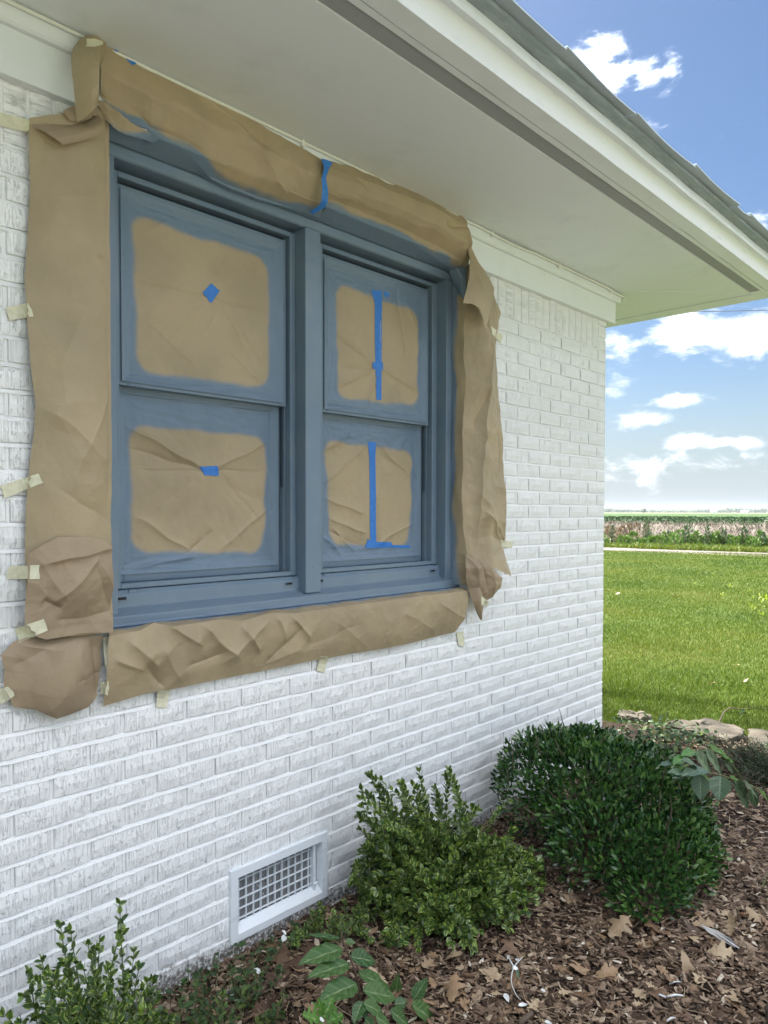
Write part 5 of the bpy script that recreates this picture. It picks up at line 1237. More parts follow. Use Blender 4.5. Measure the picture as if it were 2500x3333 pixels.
leaves(oo, P[~yg], AX[~yg], NR[~yg], L[~yg], .6, M_IVY, solo=100, offset=so_, kind='stuff'); leaves(oo, P[yg], AX[yg], NR[yg], L[yg], .45, M_IVYL, 'yellow_leaves', offset=so_, kind='stuff')
# juniper
SJ = np.array((4.35, -.78, 0)); sj = thing('juniper', 'feathery grey green juniper at the right edge beside the stones', 'shrub', tuple(SJ))
tips = blob_tips([(4.35, -.62, .05, .40, .34, .20), (4.6, -.9, .05, .4, .4, .22), (4.15, -.78, .04, .26, .24, .12)], 330, .3)
bases = SJ+(tips-SJ)*[.35, .35, .1]
P, AX, NR, L = [], [], [], []; st = []
for b, q in zip(bases, tips):
    st.append(np.array([b, (b+q)/2+[0, 0, .03], q])); d = (q-b); n = 26
    for k in range(n):
        t = k/n; P.append(b+(q-b)*t+np.array([0, 0, .12*t*(1-t)])); AX.append(d/np.linalg.norm(d)+rdir(1)[0]*.9); NR.append(rdir(1)[0]); L.append(.035*(1-.4*t)*RNG.uniform(.6, 1.2))
stems(st, sj, SJ, .003, .001, M_TWIG); leaves(sj, P, AX, NR, L, .16, M_JUN, offset=SJ, kind='stuff')

# ------------------------------------------------------------------ edging stones
M_STONE, t, p = material('tan_field_stone', (.45, .38, .27), .9, .2)
P_ = pos(t); n1 = t.noise(P_, 5, 6, .7); n2 = t.noise(P_, 38, 5, .7)
c = t.mix(t.step(n1, .35, .65), rgb(.085, .074, .058), rgb(.13, .115, .092)); c = t.mix(t.math('MULTIPLY', t.step(n2, .54, .68), .5), c, rgb(.085, .07, .052)); t.put(p.inputs['Base Color'], c)
bump(t, p, t.math('ADD', n2, n1), .5, .012)
def stone(top, h, label, seed):
    c = np.mean(top, 0); bm = bmesh.new(); r = random.Random(seed); N = 28; ring = []
    ang = np.linspace(0, 2*math.pi, N, endpoint=False); T = np.array(top)-c; a0 = np.arctan2(T[:, 1], T[:, 0]); o_ = np.argsort(a0); a0 = a0[o_]; T = T[o_]; rr = np.hypot(T[:, 0], T[:, 1])
    rad = np.interp(ang, np.r_[a0-2*math.pi, a0, a0+2*math.pi], np.r_[rr, rr, rr]); prev = None; rows = []
    for k, (zf_, sc, ) in enumerate([(0, .90), (.25, .97), (.6, 1.0), (.88, .995), (1.0, .95), (1.02, .6), (1.01, .25)]):
        row = []
        for i in range(N):
            q = rad[i]*sc*(1+.035*math.sin(i*2.3+k*1.3+seed)+r.uniform(-.02, .02)); z = h*zf_+(.008*math.sin(i*.9+seed)+.004*math.sin(i*2.1)+r.uniform(-.003, .003))*(k > 0)
            row.append(bm.verts.new((math.cos(ang[i])*q, math.sin(ang[i])*q, z)))
        rows.append(row)
    for a, b in zip(rows, rows[1:]):
        for i in range(N): bm.faces.new((a[i], a[(i+1) % N], b[(i+1) % N], b[i]))
    bm.faces.new(rows[-1]); bm.faces.new(list(reversed(rows[0])))
    me = bpy.data.meshes.new('edging_stone'); bm.to_mesh(me); bm.free(); me.materials.append(M_STONE)
    o = link('edging_stone', me, loc=(c[0], c[1], -.035)); return tag(o, label, 'stone', 'edging stones between bed and lawn')
g = lambda x, y, z: G(x, y, z)[:2]
stone([g(1430, 1543, .10), g(1470, 1541, .10), (5.02, -.10), (5.12, -.30), g(1592, 1548, .10), g(1607, 1577, .06), (4.78, -.40), g(1480, 1570, .05), g(1440, 1553, .07)], .085, 'long flat tan stone in the middle of the bed edge', 1)
stone([g(1335, 1524, .07), (5.03, .17), g(1395, 1528, .07), g(1400, 1543, .04), g(1375, 1552, .02), g(1345, 1545, .03)], .065, 'weathered tan stone half sunk beside the house corner', 2)
stone([g(1617, 1560, .08), (5.12, -.62), (5.25, -.92), (4.95, -.98), (4.78, -.75), g(1622, 1575, .05)], .075, 'pale tan stone cut off by the right edge of the picture', 3)
stone([(2.12, -1.42), (2.26, -1.38), (2.30, -1.52), (2.16, -1.56)], .14, 'mossy grey stone tip in the bottom right corner', 4)

# ------------------------------------------------------------------ mulch
M_MULCH, t, p = material('bark_mulch', (.06, .035, .024), .85, .25)
rn = attr(t, 'rnd'); P_ = pos(t)
c = t.ramp(rn, [(0, (.030, .019, .012)), (.24, (.105, .066, .042)), (.48, (.21, .145, .098)), (.75, (.34, .255, .18)), (.92, (.47, .38, .27)), (1.0, (.64, .57, .46))])
c = t.mix(t.math('MULTIPLY', t.step(t.noise(P_, 160, 3, .7), .4, .65), .4), c, rgb(.03, .02, .015)); t.put(p.inputs['Base Color'], c)
def chips(n, x0, x1, y0, y1, ls, name, seed, far=False):
    R = np.random.default_rng(seed); x = R.uniform(x0, x1, n); y = R.uniform(y0, y1, n)
    q = np.stack([x, y, np.zeros(n)], -1); keep = in_poly(x, y, BED) & (y < -.004); v = q-np.array([0, -D_, H]); d = v@_fw
    X = 1250+CX+F_*(v@_R)/np.maximum(d, .1); Y_ = 1666.5+CY-F_*(v@_U)/np.maximum(d, .1); keep &= ((d > .2) & (X > -250) & (X < 2750) & (Y_ < 3700)) != far
    x, y = x[keep], y[keep]; n = len(x); L = R.uniform(*ls, n)*R.choice([.5, 1, 1.0, 1.6], n); w = L*R.uniform(.18, .5, n); th = R.uniform(0, 2*math.pi, n)+.5*np.sin(x*2)
    ti = R.normal(size=(n, 2))*.30; z = bed_z(x, y)+R.uniform(.001, .016, n)
    ax = np.stack([np.cos(th), np.sin(th), ti[:, 0]], -1); sd = np.stack([-np.sin(th), np.cos(th), ti[:, 1]], -1); C = np.stack([x, y, z], -1)
    tmpl = np.array([(-.5, -.35, 0), (-.1, -.5, .0), (.42, -.4, 0), (.5, .25, 0), (.05, .5, 0), (-.45, .4, 0), (.02, .02, .10)])[None].repeat(n, 0)+R.normal(size=(n, 7, 3))*[.06, .08, .012]
    v = C[:, None]+tmpl[..., 0:1]*ax[:, None]*L[:, None, None]+tmpl[..., 1:2]*sd[:, None]*w[:, None, None]; v[..., 2] += tmpl[..., 2]*L[:, None]*.9
    v[..., 2] = np.maximum(v[..., 2], bed_z(v[..., 0], v[..., 1])+.0008)
    base_ = np.arange(n)[:, None]*7; f = np.concatenate([base_+np.array(t_) for t_ in ((0, 1, 6), (1, 2, 6), (2, 3, 6), (3, 4, 6), (4, 5, 6), (5, 0, 6))])
    rnd = np.clip(R.beta(1.6, 2.6, n)+.12*(R.random(n) < .06)*4, 0, 1)
    return tag(link(name, mesh_of(name, v.reshape(-1, 3), f, M_MULCH, False, {'rnd': np.repeat(rnd, 7)})), kind='stuff')
chips(46000, .9, 3.4, -1.75, .0, (.010, .030), 'mulch_chips', 1)
chips(15000, 3.0, 5.3, -1.9, .1, (.014, .036), 'mulch_chips', 2)
chips(26000, -1.5, 5.6, -3.4, -.05, (.022, .050), 'mulch_chips', 3, True)
# straws and needles
R2 = np.random.default_rng(5); n = 900; x = R2.uniform(1.2, 4.6, n); y = R2.uniform(-1.6, -.05, n); k_ = in_poly(x, y, BED); x, y = x[k_], y[k_]; n = len(x)
th = R2.uniform(0, 6.28, n); L = R2.uniform(.03, .11, n); w = .0011; z = bed_z(x, y)+R2.uniform(.010, .022, n); tz = R2.normal(size=n)*.12
d = np.stack([np.cos(th), np.sin(th), tz], -1)*L[:, None]/2; s_ = np.stack([-np.sin(th), np.cos(th), 0*th], -1)*w; C = np.stack([x, y, z], -1); up = np.array([0, 0, w*1.2])
v = np.stack([C-d-s_, C-d+s_, C-d+up, C+d-s_, C+d+s_, C+d+up], 1); b_ = np.arange(n)[:, None]*6
f = [tuple(q) for t_ in ((0, 1, 4, 3), (1, 2, 5, 4), (2, 0, 3, 5)) for q in (b_+np.array(t_)).tolist()]
M_STRAW, t, p = material('dry_straw', (.30, .21, .12), .8); rn = attr(t, 'rnd'); t.put(p.inputs['Base Color'], t.mix(rn, rgb(.13, .075, .045), rgb(.42, .33, .21)))
tag(link('dry_straw', mesh_of('dry_straw', v.reshape(-1, 3), f, M_STRAW, False, {'rnd': np.repeat(R2.random(n), 6)})), kind='stuff')
# fallen leaves
def lobed_template(seed, L=1.0, cup=.1):
    r = random.Random(seed); hw = [[(0, .012), (.10, .03), (.18, .17), (.25, .27), (.30, .15), (.37, .14), (.46, .33), (.54, .44), (.58, .24), (.65, .19), (.72, .29), (.78, .33), (.82, .16), (.88, .12), (.94, .11), (1.0, .005)],
          [(0, .012), (.08, .05), (.15, .20), (.22, .26), (.28, .22), (.34, .18), (.42, .30), (.52, .36), (.58, .28), (.64, .22), (.72, .26), (.80, .22), (.85, .16), (.90, .13), (.95, .08), (1.0, .005)],
          [(0, .012), (.12, .02), (.20, .10), (.28, .22), (.33, .12), (.40, .11), (.48, .28), (.55, .40), (.59, .17), (.66, .13), (.73, .24), (.79, .31), (.82, .12), (.88, .09), (.94, .10), (1.0, .005)]][seed % 3]; fatL, fatR = r.uniform(.55, 1.1), r.uniform(.55, 1.1)
    a1, a2, c1, c2 = r.uniform(-.6, .9), r.uniform(-.5, .9), r.uniform(0, 6), r.uniform(0, 6)
    vs, fs, uv = [], [], []
    for t, h in hw:
        for j in (-2, -1, 0, 1, 2):
            w = h*j/2*r.uniform(.8, 1.15)*(fatL if j < 0 else fatR); sw = -.09*abs(j)/2 if h > .25 else 0
            z = a1*w*w*2.2+a2*(t-.5)**2*.6+.03*math.sin(t*8+c1)+.20*w*math.sin(t*5+c2)
            vs.append((t+sw-.5, w, z)); uv.append((t, .5+.25*j))
    for i in range(len(hw)-1):
        for j in range(4): a = i*5+j; fs.append((a, a+1, a+6, a+5))
    vs = np.array(vs); vs[:, 2] -= vs[:, 2].min(); return vs, fs, np.array(uv)
TM = [lobed_template(i) for i in range(12)]
DM = {}
def dead_leaf(x, y, L, rot, mat, ti, label, group, lift=.012):
    k = (ti, mat.name)
    if k not in DM: DM[k] = mesh_of('fallen_leaf', TM[ti][0], TM[ti][1], mat, True, {'rnd': np.zeros(len(TM[ti][0]))}, TM[ti][2])
    o = link('fallen_leaf', DM[k]); o.location = (x, y, float(bed_z(np.array(x), np.array(y)))+lift); o.scale = (L, L, L)
    o.rotation_euler = (R2.normal()*.28, R2.normal()*.28, rot); return tag(o, label, 'leaf', group)
FG = 'fallen oak leaves on the mulch'
key = [ # view x, y, length, rot, material, template, label
    (1055, 1955, .135, .2, M_DEADL, 0, 'large pale brown fallen oak leaf under the front of the yellow edged shrub'), (1030, 1945, .10, 2.2, M_DEAD, 1, 'brown fallen leaf tucked under the yellow edged shrub beside the largest leaf'),
    (1340, 2015, .12, 2.9, M_DEADL, 2, 'broad tan fallen oak leaf just in front of the dark shrub'), (1405, 2005, .12, 1.2, M_DEAD, 3, 'upright pointed brown oak leaf right of the tan one before the dark shrub'),
    (1060, 2105, .085, 1.9, M_DEADL, 4, 'golden tan fallen leaf lying alone below the yellow edged shrub'), (1580, 2005, .12, .3, M_DEADL, 5, 'pale fallen leaf right beside the feather'), (1520, 2000, .085, 2.4, M_DEADL, 6, 'yellowish fallen leaf left of the feather'),
    (1480, 2090, .09, .8, M_DEADL, 7, 'star shaped tan fallen leaf below the feather'), (1310, 2100, .09, 2.6, M_DEAD, 1, 'arched brown fallen leaf in the open mulch right of centre'), (985, 2140, .10, 3.6, M_DEAD, 2, 'curled brown fallen leaf below the white twig'),
    (610, 2070, .10, .7, M_DEADD, 3, 'dark brown curled leaf against the wall foot below the vent'), (640, 2085, .12, 2.8, M_DEADD, 4, 'dark brown leaf in the heap left of the sapling'), (1630, 1985, .08, 1.0, M_DEADL, 2, 'small pale leaf at the right edge behind the feather'),
    (1560, 2060, .09, 1.9, M_DEADL, 0, 'ragged pale leaf in the mulch at the lower right'), (1250, 2090, .08, 4.1, M_DEAD, 6, 'small brown leaf left of the arched one'), (1390, 2045, .07, 5.0, M_DEADL, 5, 'little tan leaf below the upright pointed one')]
for (a, b, L, ro, mt, ti, lb) in key:
    q = G(a, b, .02); dead_leaf(q[0], q[1], L, ro, mt, ti, lb, FG, .018)
cnt = 0; rr = random.Random(3)
while cnt < 105:
    a, b = rr.uniform(540, 1659), rr.uniform(1900, 2212)
    dens_ = .9 if (a < 720 and b > 2040) else (.8 if 880 < a < 1200 and b > 2050 else (.55 if b > 1990 and a > 1150 else .25))
    if rr.random() > dens_: continue
    q = G(a, b, .01)
    if ((q[0]-2.05)/.42)**2+((q[1]+.3)/.30)**2 < .8 or ((q[0]-2.95)/.42)**2+((q[1]+.5)/.42)**2 < .8 or q[1] > -.03: continue
    near = a < 760
    mt = rr.choice([M_DEADD, M_DEADD, M_DEAD]) if near else rr.choice([M_DEAD, M_DEAD, M_DEADL, M_DEADD])
    lb = {'dead_oak_leaf': 'mid brown lobed oak leaf fallen on the bark mulch', 'pale_dead_leaf': 'pale tan lobed oak leaf fallen on the bark mulch', 'brown_dead_leaf': 'dark brown lobed oak leaf fallen on the bark mulch'}[mt.name]
    place = 'left of the sapling' if a < 700 else ('between the sapling and the white twig' if a < 960 else ('below the yellow edged shrub' if a < 1180 else ('in front of the dark shrub' if a < 1420 else 'near the feather')))
    row_ = 'close under the plants' if b < 2010 else ('midway down the mulch' if b < 2110 else 'near the bottom edge')
    Lf, rt = rr.choice([.035, .045, .055, .07, .085]), rr.uniform(0, 6.28)
    size_ = {.035: 'tiny', .045: 'small', .055: 'middling', .07: 'large', .085: 'very large'}[Lf]; dirn = 'tip to the right' if math.cos(rt-.76+1.57) > 0 else 'tip to the left'
    lb = size_+' '+{'dead_oak_leaf': 'mid brown', 'pale_dead_leaf': 'pale tan', 'brown_dead_leaf': 'dark brown'}[mt.name]+' oak leaf '+place+', '+row_+', '+dirn
    if len(lb.split()) > 16: lb = lb.replace('between the sapling and the white twig', 'right of the sapling').replace('close under the plants', 'under the plants')
    if len(lb.split()) > 16: lb = lb.rsplit(', ', 1)[0]
    dead_leaf(q[0], q[1], Lf, rt, mt, rr.randrange(12), lb, FG, rr.uniform(.008, .02)); cnt += 1
n = 2600; x = R2.uniform(1.1, 4.8, n); y = R2.uniform(-1.7, -.02, n); k_ = in_poly(x, y, BED) & (R2.random(n) < np.where(x < 1.9, .9, .5)); x, y = x[k_], y[k_]; n = len(x)
P = np.stack([x, y, bed_z(x, y)+R2.uniform(.006, .018, n)], -1); th = R2.uniform(0, 6.28, n)
AX = np.stack([np.cos(th), np.sin(th), R2.normal(size=n)*.15], -1); NR = np.array([0, 0, 1])+R2.normal(size=(n, 3))*.3
for mt, sel, nm in ((M_DEAD, th < 2.6, 'leaf_litter'), (M_DEADD, (th >= 2.6) & (th < 4.8), 'leaf_litter'), (M_DEADL, th >= 4.8, 'leaf_litter')):
    o = leaves(None, P[sel], AX[sel], NR[sel], R2.uniform(.012, .045, n)[sel], 1.1, mt, nm, tv=TM[3][0]+[.5, 0, 0], tf=TM[3][1], tuv=TM[3][2]); tag(o, kind='stuff')
# feather, white spattered twig and white scraps
q = lambda x, y, z=.03: G((1900+x/2.765)/1.507, (2850+y/2.765)/1.507, z)
a, b = q(1040, 430, .035), q(1390, 650, .02); M_FEA, t, p = material('grey_feather', (.28, .27, .26), .7); uvn = t.new('ShaderNodeUVMap').outputs[0]; sp = t.new('ShaderNodeSeparateXYZ'); t.put(sp.inputs[0], uvn)
t.put(p.inputs['Base Color'], t.mix(t.step(sp.outputs[0], .2, .9), rgb(.16, .15, .145), rgb(.55, .53, .50)))
fe = thing('feather', 'long grey feather with a white shaft lying on the mulch at the right', 'feather', tuple(b))
big_leaf(fe, b, b, a, .030, M_FEA, 9, .03, name='vane', up=2.0); m = MB(); m.tube([tuple(b-b+(b-a)*.12), tuple((a-b)*.5+[0, 0, .003]), tuple(a-b)], [.0016, .0013, .0005], 6); m.build('shaft', M_WLEAF, fe, smooth=True)
q8 = lambda x, y, z=.02: G((1400+x/3.318)/1.507, (2850+y/3.318)/1.507, z)
b = q8(885, 1100); tw_ = thing('twig', 'thin twig spattered with white paint lying under the yellow edged shrub', 'twig', tuple(b))
m = MB(); m.tube([tuple(q8(x, y, z)-b) for x, y, z in ((840, 870, .05), (890, 960, .045), (905, 985, .04), (885, 1050, .03), (875, 1120, .025), (885, 1190, .02), (930, 1290, .015), (980, 1345, .01))], [.0022, .0022, .002, .0018, .0017, .0015, .0013, .001], 6)
m.tube([tuple(q8(x, y, z)-b) for x, y, z in ((905, 985, .04), (950, 930, .045), (1000, 880, .05))], [.0018, .0016, .0012], 6); m.build('branch', M_WLEAF, tw_, smooth=True)
for i, (b0, t0, w) in enumerate([((890, 990), (960, 1010), .012), ((940, 1010), (955, 1110), .010), ((960, 920), (915, 890), .010), ((850, 860), (835, 900), .008)]): big_leaf(tw_, b, q8(*b0, .04), q8(*t0, .035), w, M_WLEAF if i != 1 else M_BROAD2, i, .1, name='leaf')
for i, (x0, y0, x1, y1, w, lb) in enumerate([(805, 1270, 850, 1370, .016, 'curled white paint chip below the white twig'), (950, 1400, 1060, 1390, .012, 'long white chip right of the curled one'), (1235, 1570, 1320, 1600, .010, 'white sliver near the bottom edge of the mulch'), (1195, 1225, 1250, 1255, .009, 'short white sliver right of the golden tan leaf')]):
    a, b = q8(x0, y0, .02), q8(x1, y1, .02); o = thing('paint_chip', lb, 'paint chip', tuple(a), 'white scraps on the mulch'); big_leaf(o, a, a, b, w, M_WLEAF, i+3, .0, name='chip', up=2)
for i, (x0, y0, x1, y1, w, lb) in enumerate([(620, 1065, 740, 1095, .008, 'white stick left of a pair in the open mulch'), (750, 1090, 895, 1080, .008, 'white stick right of a pair in the open mulch'), (770, 975, 880, 955, .006, 'thin white stick above the pair'), (745, 1310, 825, 1280, .007, 'white stick nearest the bottom edge')]):
    a, b = q(x0, y0, .02), q(x1, y1, .02); o = MB(); o.tube([tuple(a), tuple((a+b)/2+[0, 0, .004]), tuple(b)], [w*.35, w*.45, w*.3], 6); o = o.build('twig', M_WLEAF, smooth=True); tag(o, lb, 'twig', 'white sticks on the mulch')
a, b = q(1415, 340, .03), q(1590, 380, .02); o = MB(); o.tube([tuple(a), tuple(b)], [.004, .003], 6); tag(o.build('twig', leafmat('reddish_stick', (.33, .15, .08), (.36, .17, .09)), smooth=True), 'reddish brown stick right of the feather', 'twig')
a, b = G(880, 2212, .03), G(978, 2120+30, .05)
o = MB(); o.tube([tuple(q8(960, 1600, .02)), tuple(q8(1100, 1480, .03))], [.009, .007], 8); tag(o.build('stick', M_TWIG, smooth=True), 'thick brown stick at the bottom edge below the long white chip', 'stick')
# ---SECTION FAR---
# ------------------------------------------------------------------ lawn blades, nearest part of the lawn
def blades(n, d0, d1, hs, w0, mat, name, seed, az0=-.02, az1=.36, keepf=None):
    R = np.random.default_rng(seed); az = R.uniform(az0, az1, n); d = d0*(d1/d0)**R.random(n)
    x = d*np.cos(az); y = -D_+d*np.sin(az); k = ~in_poly(x, y, BED) & (x > 4.2)
    if keepf is not None: k &= keepf(x, y)
    x, y, d = x[k], y[k], d[k]; n = len(x); h = R.uniform(*hs, n)*(1+.35*pn(x*.8, y*.8, 4)); w = w0*np.maximum(1, d/6)*R.uniform(.7, 1.3, n)
    th = R.uniform(0, 6.28, n); ln_ = R.normal(size=(n, 2))*.45; z = np.full(n, -.035)
    sd = np.stack([np.cos(th), np.sin(th), 0*th], -1)*w[:, None]/2; b = np.stack([x, y, z], -1); m_ = b+np.stack([ln_[:, 0]*h*.35, ln_[:, 1]*h*.35, h*.6], -1); tp = b+np.stack([ln_[:, 0]*h, ln_[:, 1]*h, h], -1)
    v = np.stack([b-sd, b+sd, m_-sd*.8, m_+sd*.8, tp], 1); q = np.arange(n)[:, None]*5
    f = [tuple(r_) for r_ in (q+np.array((0, 1, 3, 2))).tolist()]+[tuple(r_) for r_ in (q+np.array((2, 3, 4))).tolist()]
    rnd = np.clip(.5+.28*fb(x*.5, y*.5, 12, 3)+R.normal(size=n)*.17, 0, 1)
    return tag(link(name, mesh_of(name, v.reshape(-1, 3), f, mat, False, {'rnd': np.repeat(rnd, 5)})), kind='stuff')
M_BLADE, t, p = material('grass_blade', (.04, .09, .012), .6, .25); rn = attr(t, 'rnd')
c = t.ramp(rn, [(0, (.030, .064, .006)), (.35, (.062, .110, .009)), (.65, (.095, .136, .013)), (.88, (.130, .152, .022)), (1, (.18, .17, .05))]); t.put(p.inputs['Base Color'], c)
tr = t.new('ShaderNodeBsdfTranslucent'); t.put(tr.inputs[0], c); mx = t.new('ShaderNodeMixShader'); mx.inputs[0].default_value = .3
out = [n_ for n_ in t.n if n_.type == 'OUTPUT_MATERIAL'][0]; t.l.new(p.outputs[0], mx.inputs[1]); t.l.new(tr.outputs[0], mx.inputs[2]); t.l.new(mx.outputs[0], out.inputs[0])
blades(240000, 4.5, 29.5, (.022, .050), .0030, M_BLADE, 'grass', 3, .20, .62)
blades(2500, 6.6, 11, (.06, .12), .0040, M_BLADE, 'long_grass', 4, .24, .60, lambda x, y: pn(x*.9, y*.9, 31) > .12)
blades(2600, 6.0, 7.8, (.06, .13), .0032, M_BLADE, 'long_grass', 14, .26, .50, lambda x, y: (x < 6.0) & (y > -.2))
blades(26000, 28.8, 34, (.08, .24), .006, M_BLADE, 'verge_grass', 5, .20, .62, lambda x, y: ((x-L0[0])*ln[0]+(y-L0[1])*ln[1]) > 2.2)
# yellow leaved weeds in the lawn
WM = leafmat('yellow_weed_leaf', (.16, .22, .02), (.30, .34, .05), .45, None, None, sub=.3)
for i, (a, b, s_) in enumerate([(1640, 1298, .16), (1625, 1318, .12), (1655, 1310, .14), (1575, 1270, .09), (1560, 1288, .08), (1620, 1280, .08), (1510, 1240, .07), (1540, 1242, .07), (1648, 1330, .10), (1500, 1262, .06)]):
    q0 = G(a, b, -.03); o = thing('weed', ['tallest yellow leaved weed near the right edge of the lawn', 'yellow leaved weed just below the tallest one at the right', 'yellow leaved weed cut by the right edge of the picture', 'small yellow weed left of the tall ones on the lawn', 'small yellow weed left of the others and lower on the lawn', 'small yellow weed above the tallest one at the right', 'farthest yellow weed, left in the middle of the lawn', 'far yellow weed right of the farthest one', 'lowest yellow weed at the right edge of the lawn', 'tiny yellow weed nearest the middle of the lawn'][i], 'weed', tuple(q0), 'yellow leaved weeds in the lawn'); n = 14
    P = q0+np.abs(RNG.normal(size=(n, 3)))*np.array([.0, .0, s_*.35])+RNG.normal(size=(n, 3))*np.array([s_*.3, s_*.3, 0]); AX = rdir(n)+[0, 0, .9]
    leaves(o, P, AX, rdir(n)+[-.5, -.3, .5], np.full(n, s_*.5), .35, WM, offset=q0); stems([np.array([q0, q0+[0, 0, s_*.4], q0+[.01, 0, s_*.8]])], o, q0, .002, .001, M_TWIGG)
# dead leaves lying on the lawn
for i, (a, b, lb) in enumerate([(1612, 1472, 'brown curled leaf on the lawn, nearest the stones'), (1540, 1478, 'dark leaf on the lawn left of the brown curled one'), (1335, 1285, 'small dark leaf on the lawn close to the house corner'), (1458, 1290, 'tiny reddish leaf on the far part of the lawn'), (1590, 1440, 'pale scrap of leaf on the lawn above the brown curled one')]):
    q0 = G(a, b, 0); L_ = .07 if b > 1400 else .10; dead_leaf(q0[0], q0[1], L_, i*1.3, M_DEAD if i % 2 else M_DEADL, i, lb, 'dead leaves on the lawn', .01)
# ------------------------------------------------------------------ weeds along the ditch
M_W1 = leafmat('roadside_weed_leaf', (.050, .115, .022), (.14, .20, .045), .6, sub=.2)
M_W2 = leafmat('red_dock', (.13, .085, .060), (.24, .17, .12), .7, sub=.1)
M_W3 = leafmat('dark_weed_leaf', (.028, .075, .028), (.06, .12, .045), .6, sub=.1)
R4 = np.random.default_rng(8)
def weed(a, b, h, wd, mat, label, feather):
    label = label.replace('in the rough row', 'in the row '+('hard by the house corner' if a < 1360 else 'below the lone far tree' if a < 1420 else 'left of the sheds' if a < 1500 else 'below the left shed' if a < 1570 else 'below the right shed' if a < 1630 else 'at the right edge'))
    q0 = G(a, b, 0.0); q0[2] = -.03; o = thing('tall_weed', label, 'weed', tuple(q0), 'tall weeds along the ditch'); n = int(120*(1+wd))
    t_ = R4.random(n)**.8; rad = wd*.5*(np.sin(np.pi*np.clip(t_*.85+.12, 0, 1)))*R4.random(n)**.5; th = R4.uniform(0, 6.28, n)
    P = q0+np.stack([rad*np.cos(th), rad*np.sin(th), t_*h], -1); AX = np.stack([np.cos(th)*.5, np.sin(th)*.5, R4.uniform(.2, 1.6, n)], -1)
    leaves(o, P, AX, rdir(n), R4.uniform(.07, .15, n)*(1.25 if feather else 1), .28, mat, offset=q0)
    stems([np.array([q0+[k*.06, 0, 0], q0+[k*.07, 0, h*.5], q0+[k*.09+.02, 0, h*.98]]) for k in (-1, 0, 1)], o, q0, .012, .005, M_TWIG)
LWG, LWR, LWD = 'bushy green weed in the rough row beyond the gravel lane', 'rusty seeded dock weed in the rough row beyond the gravel lane', 'dark upright weed spike in the rough row beyond the gravel lane'
for i in range(46):
    a = 1304+i*8.2+R4.uniform(-4, 4); b = 1177+(a-1306)*.026+R4.uniform(-3, 1); top_ = R4.uniform(.28, .72)
    if a < 1400 and i % 2: weed(a, b-5, R4.uniform(.65, .95), .4, M_W2, LWR, True)
    elif i % 5 == 2: weed(a, b, R4.uniform(.6, .9), .24, M_W3, LWD, False)
    else: weed(a, b, top_, R4.uniform(.3, .65), M_W1, LWG, True)
weed(1487, 1179, 1.1, .32, M_W3, LWD, False); weed(1396, 1176, 1.15, .34, M_W3, LWD, False)
# dry stalks on the bank behind them
R5 = np.random.default_rng(9); n = 26000; sx = R5.uniform(-26, 26, n); dd = R5.uniform(7.2, 22, n); q0 = L0[None]+la[None]*sx[:, None]+ln[None]*dd[:, None]
kz = (dd-7)/17; z = bank_z(q0[:, 0], q0[:, 1], kz)-.06; h = R5.uniform(.15, .42, n); le = R5.normal(size=(n, 2))*.8; w = .022
b = np.stack([q0[:, 0], q0[:, 1], z], -1); tp = b+np.stack([le[:, 0]*h, le[:, 1]*h, h], -1); sd = np.stack([la[0]*np.ones(n)*w, la[1]*np.ones(n)*w, 0*h], -1)
v = np.stack([b-sd, b+sd, tp], 1); f = (np.arange(n)[:, None]*3+np.arange(3)).tolist(); M_DRY, t, p = material('dry_stalks', (.2, .16, .12), .9, .1); rn = attr(t, 'rnd')
t.put(p.inputs['Base Color'], t.ramp(rn, [(0, (.10, .085, .068)), (.5, (.18, .158, .130)), (1, (.27, .245, .21))]))
tag(link('dry_stalks', mesh_of('dry_stalks', v.reshape(-1, 3), [tuple(x) for x in f], M_DRY, False, {'rnd': np.repeat(R5.random(n), 3)})), kind='stuff')
# leafy crop rows at the near side of the field
n = 60000; sx = R5.uniform(-60, 60, n); dd = 24+(110*R5.random(n)**1.6); dd = 24+np.round((dd-24)/.9)*.9+R5.normal(size=n)*.12
q0 = L0[None]+la[None]*sx[:, None]+ln[None]*dd[:, None]; k_ = in_view(np.stack([q0[:, 0], q0[:, 1], np.full(n, .3)], -1).T if False else np.zeros((1, 3)), 0)
vv = np.stack([q0[:, 0], q0[:, 1], np.full(n, .3)], -1)-np.array([0, -D_, H]); d = vv@_fw; X = 1250+CX+F_*(vv@_R)/d; k_ = (d > 1) & (X > 1850) & (X < 2650); q0, dd = q0[k_], dd[k_]; n = len(q0)
b = np.stack([q0[:, 0], q0[:, 1], .17+R5.random(n)*.30], -1); sz = .09+dd*.0016; d1_, d2_ = rdir(n), rdir(n); v = np.stack([b-d1_*sz[:, None], b+d1_*sz[:, None], b+d2_*sz[:, None]+[0, 0, .05]], 1)
M_CROP, t, p = material('crop_leaf', (.03, .08, .02), .7, .2); rn = attr(t, 'rnd'); t.put(p.inputs['Base Color'], t.mix(rn, rgb(.018, .050, .016), rgb(.055, .100, .032)))
tag(link('crop_rows', mesh_of('crop_rows', v.reshape(-1, 3), [tuple(x) for x in (np.arange(n)[:, None]*3+np.arange(3)).tolist()], M_CROP, False, {'rnd': np.repeat(np.clip(.45+.35*fb(q0[:, 0]*.06, q0[:, 1]*.2, 6, 3)+R5.normal(size=n)*.2, 0, 1), 3)})), kind='stuff')
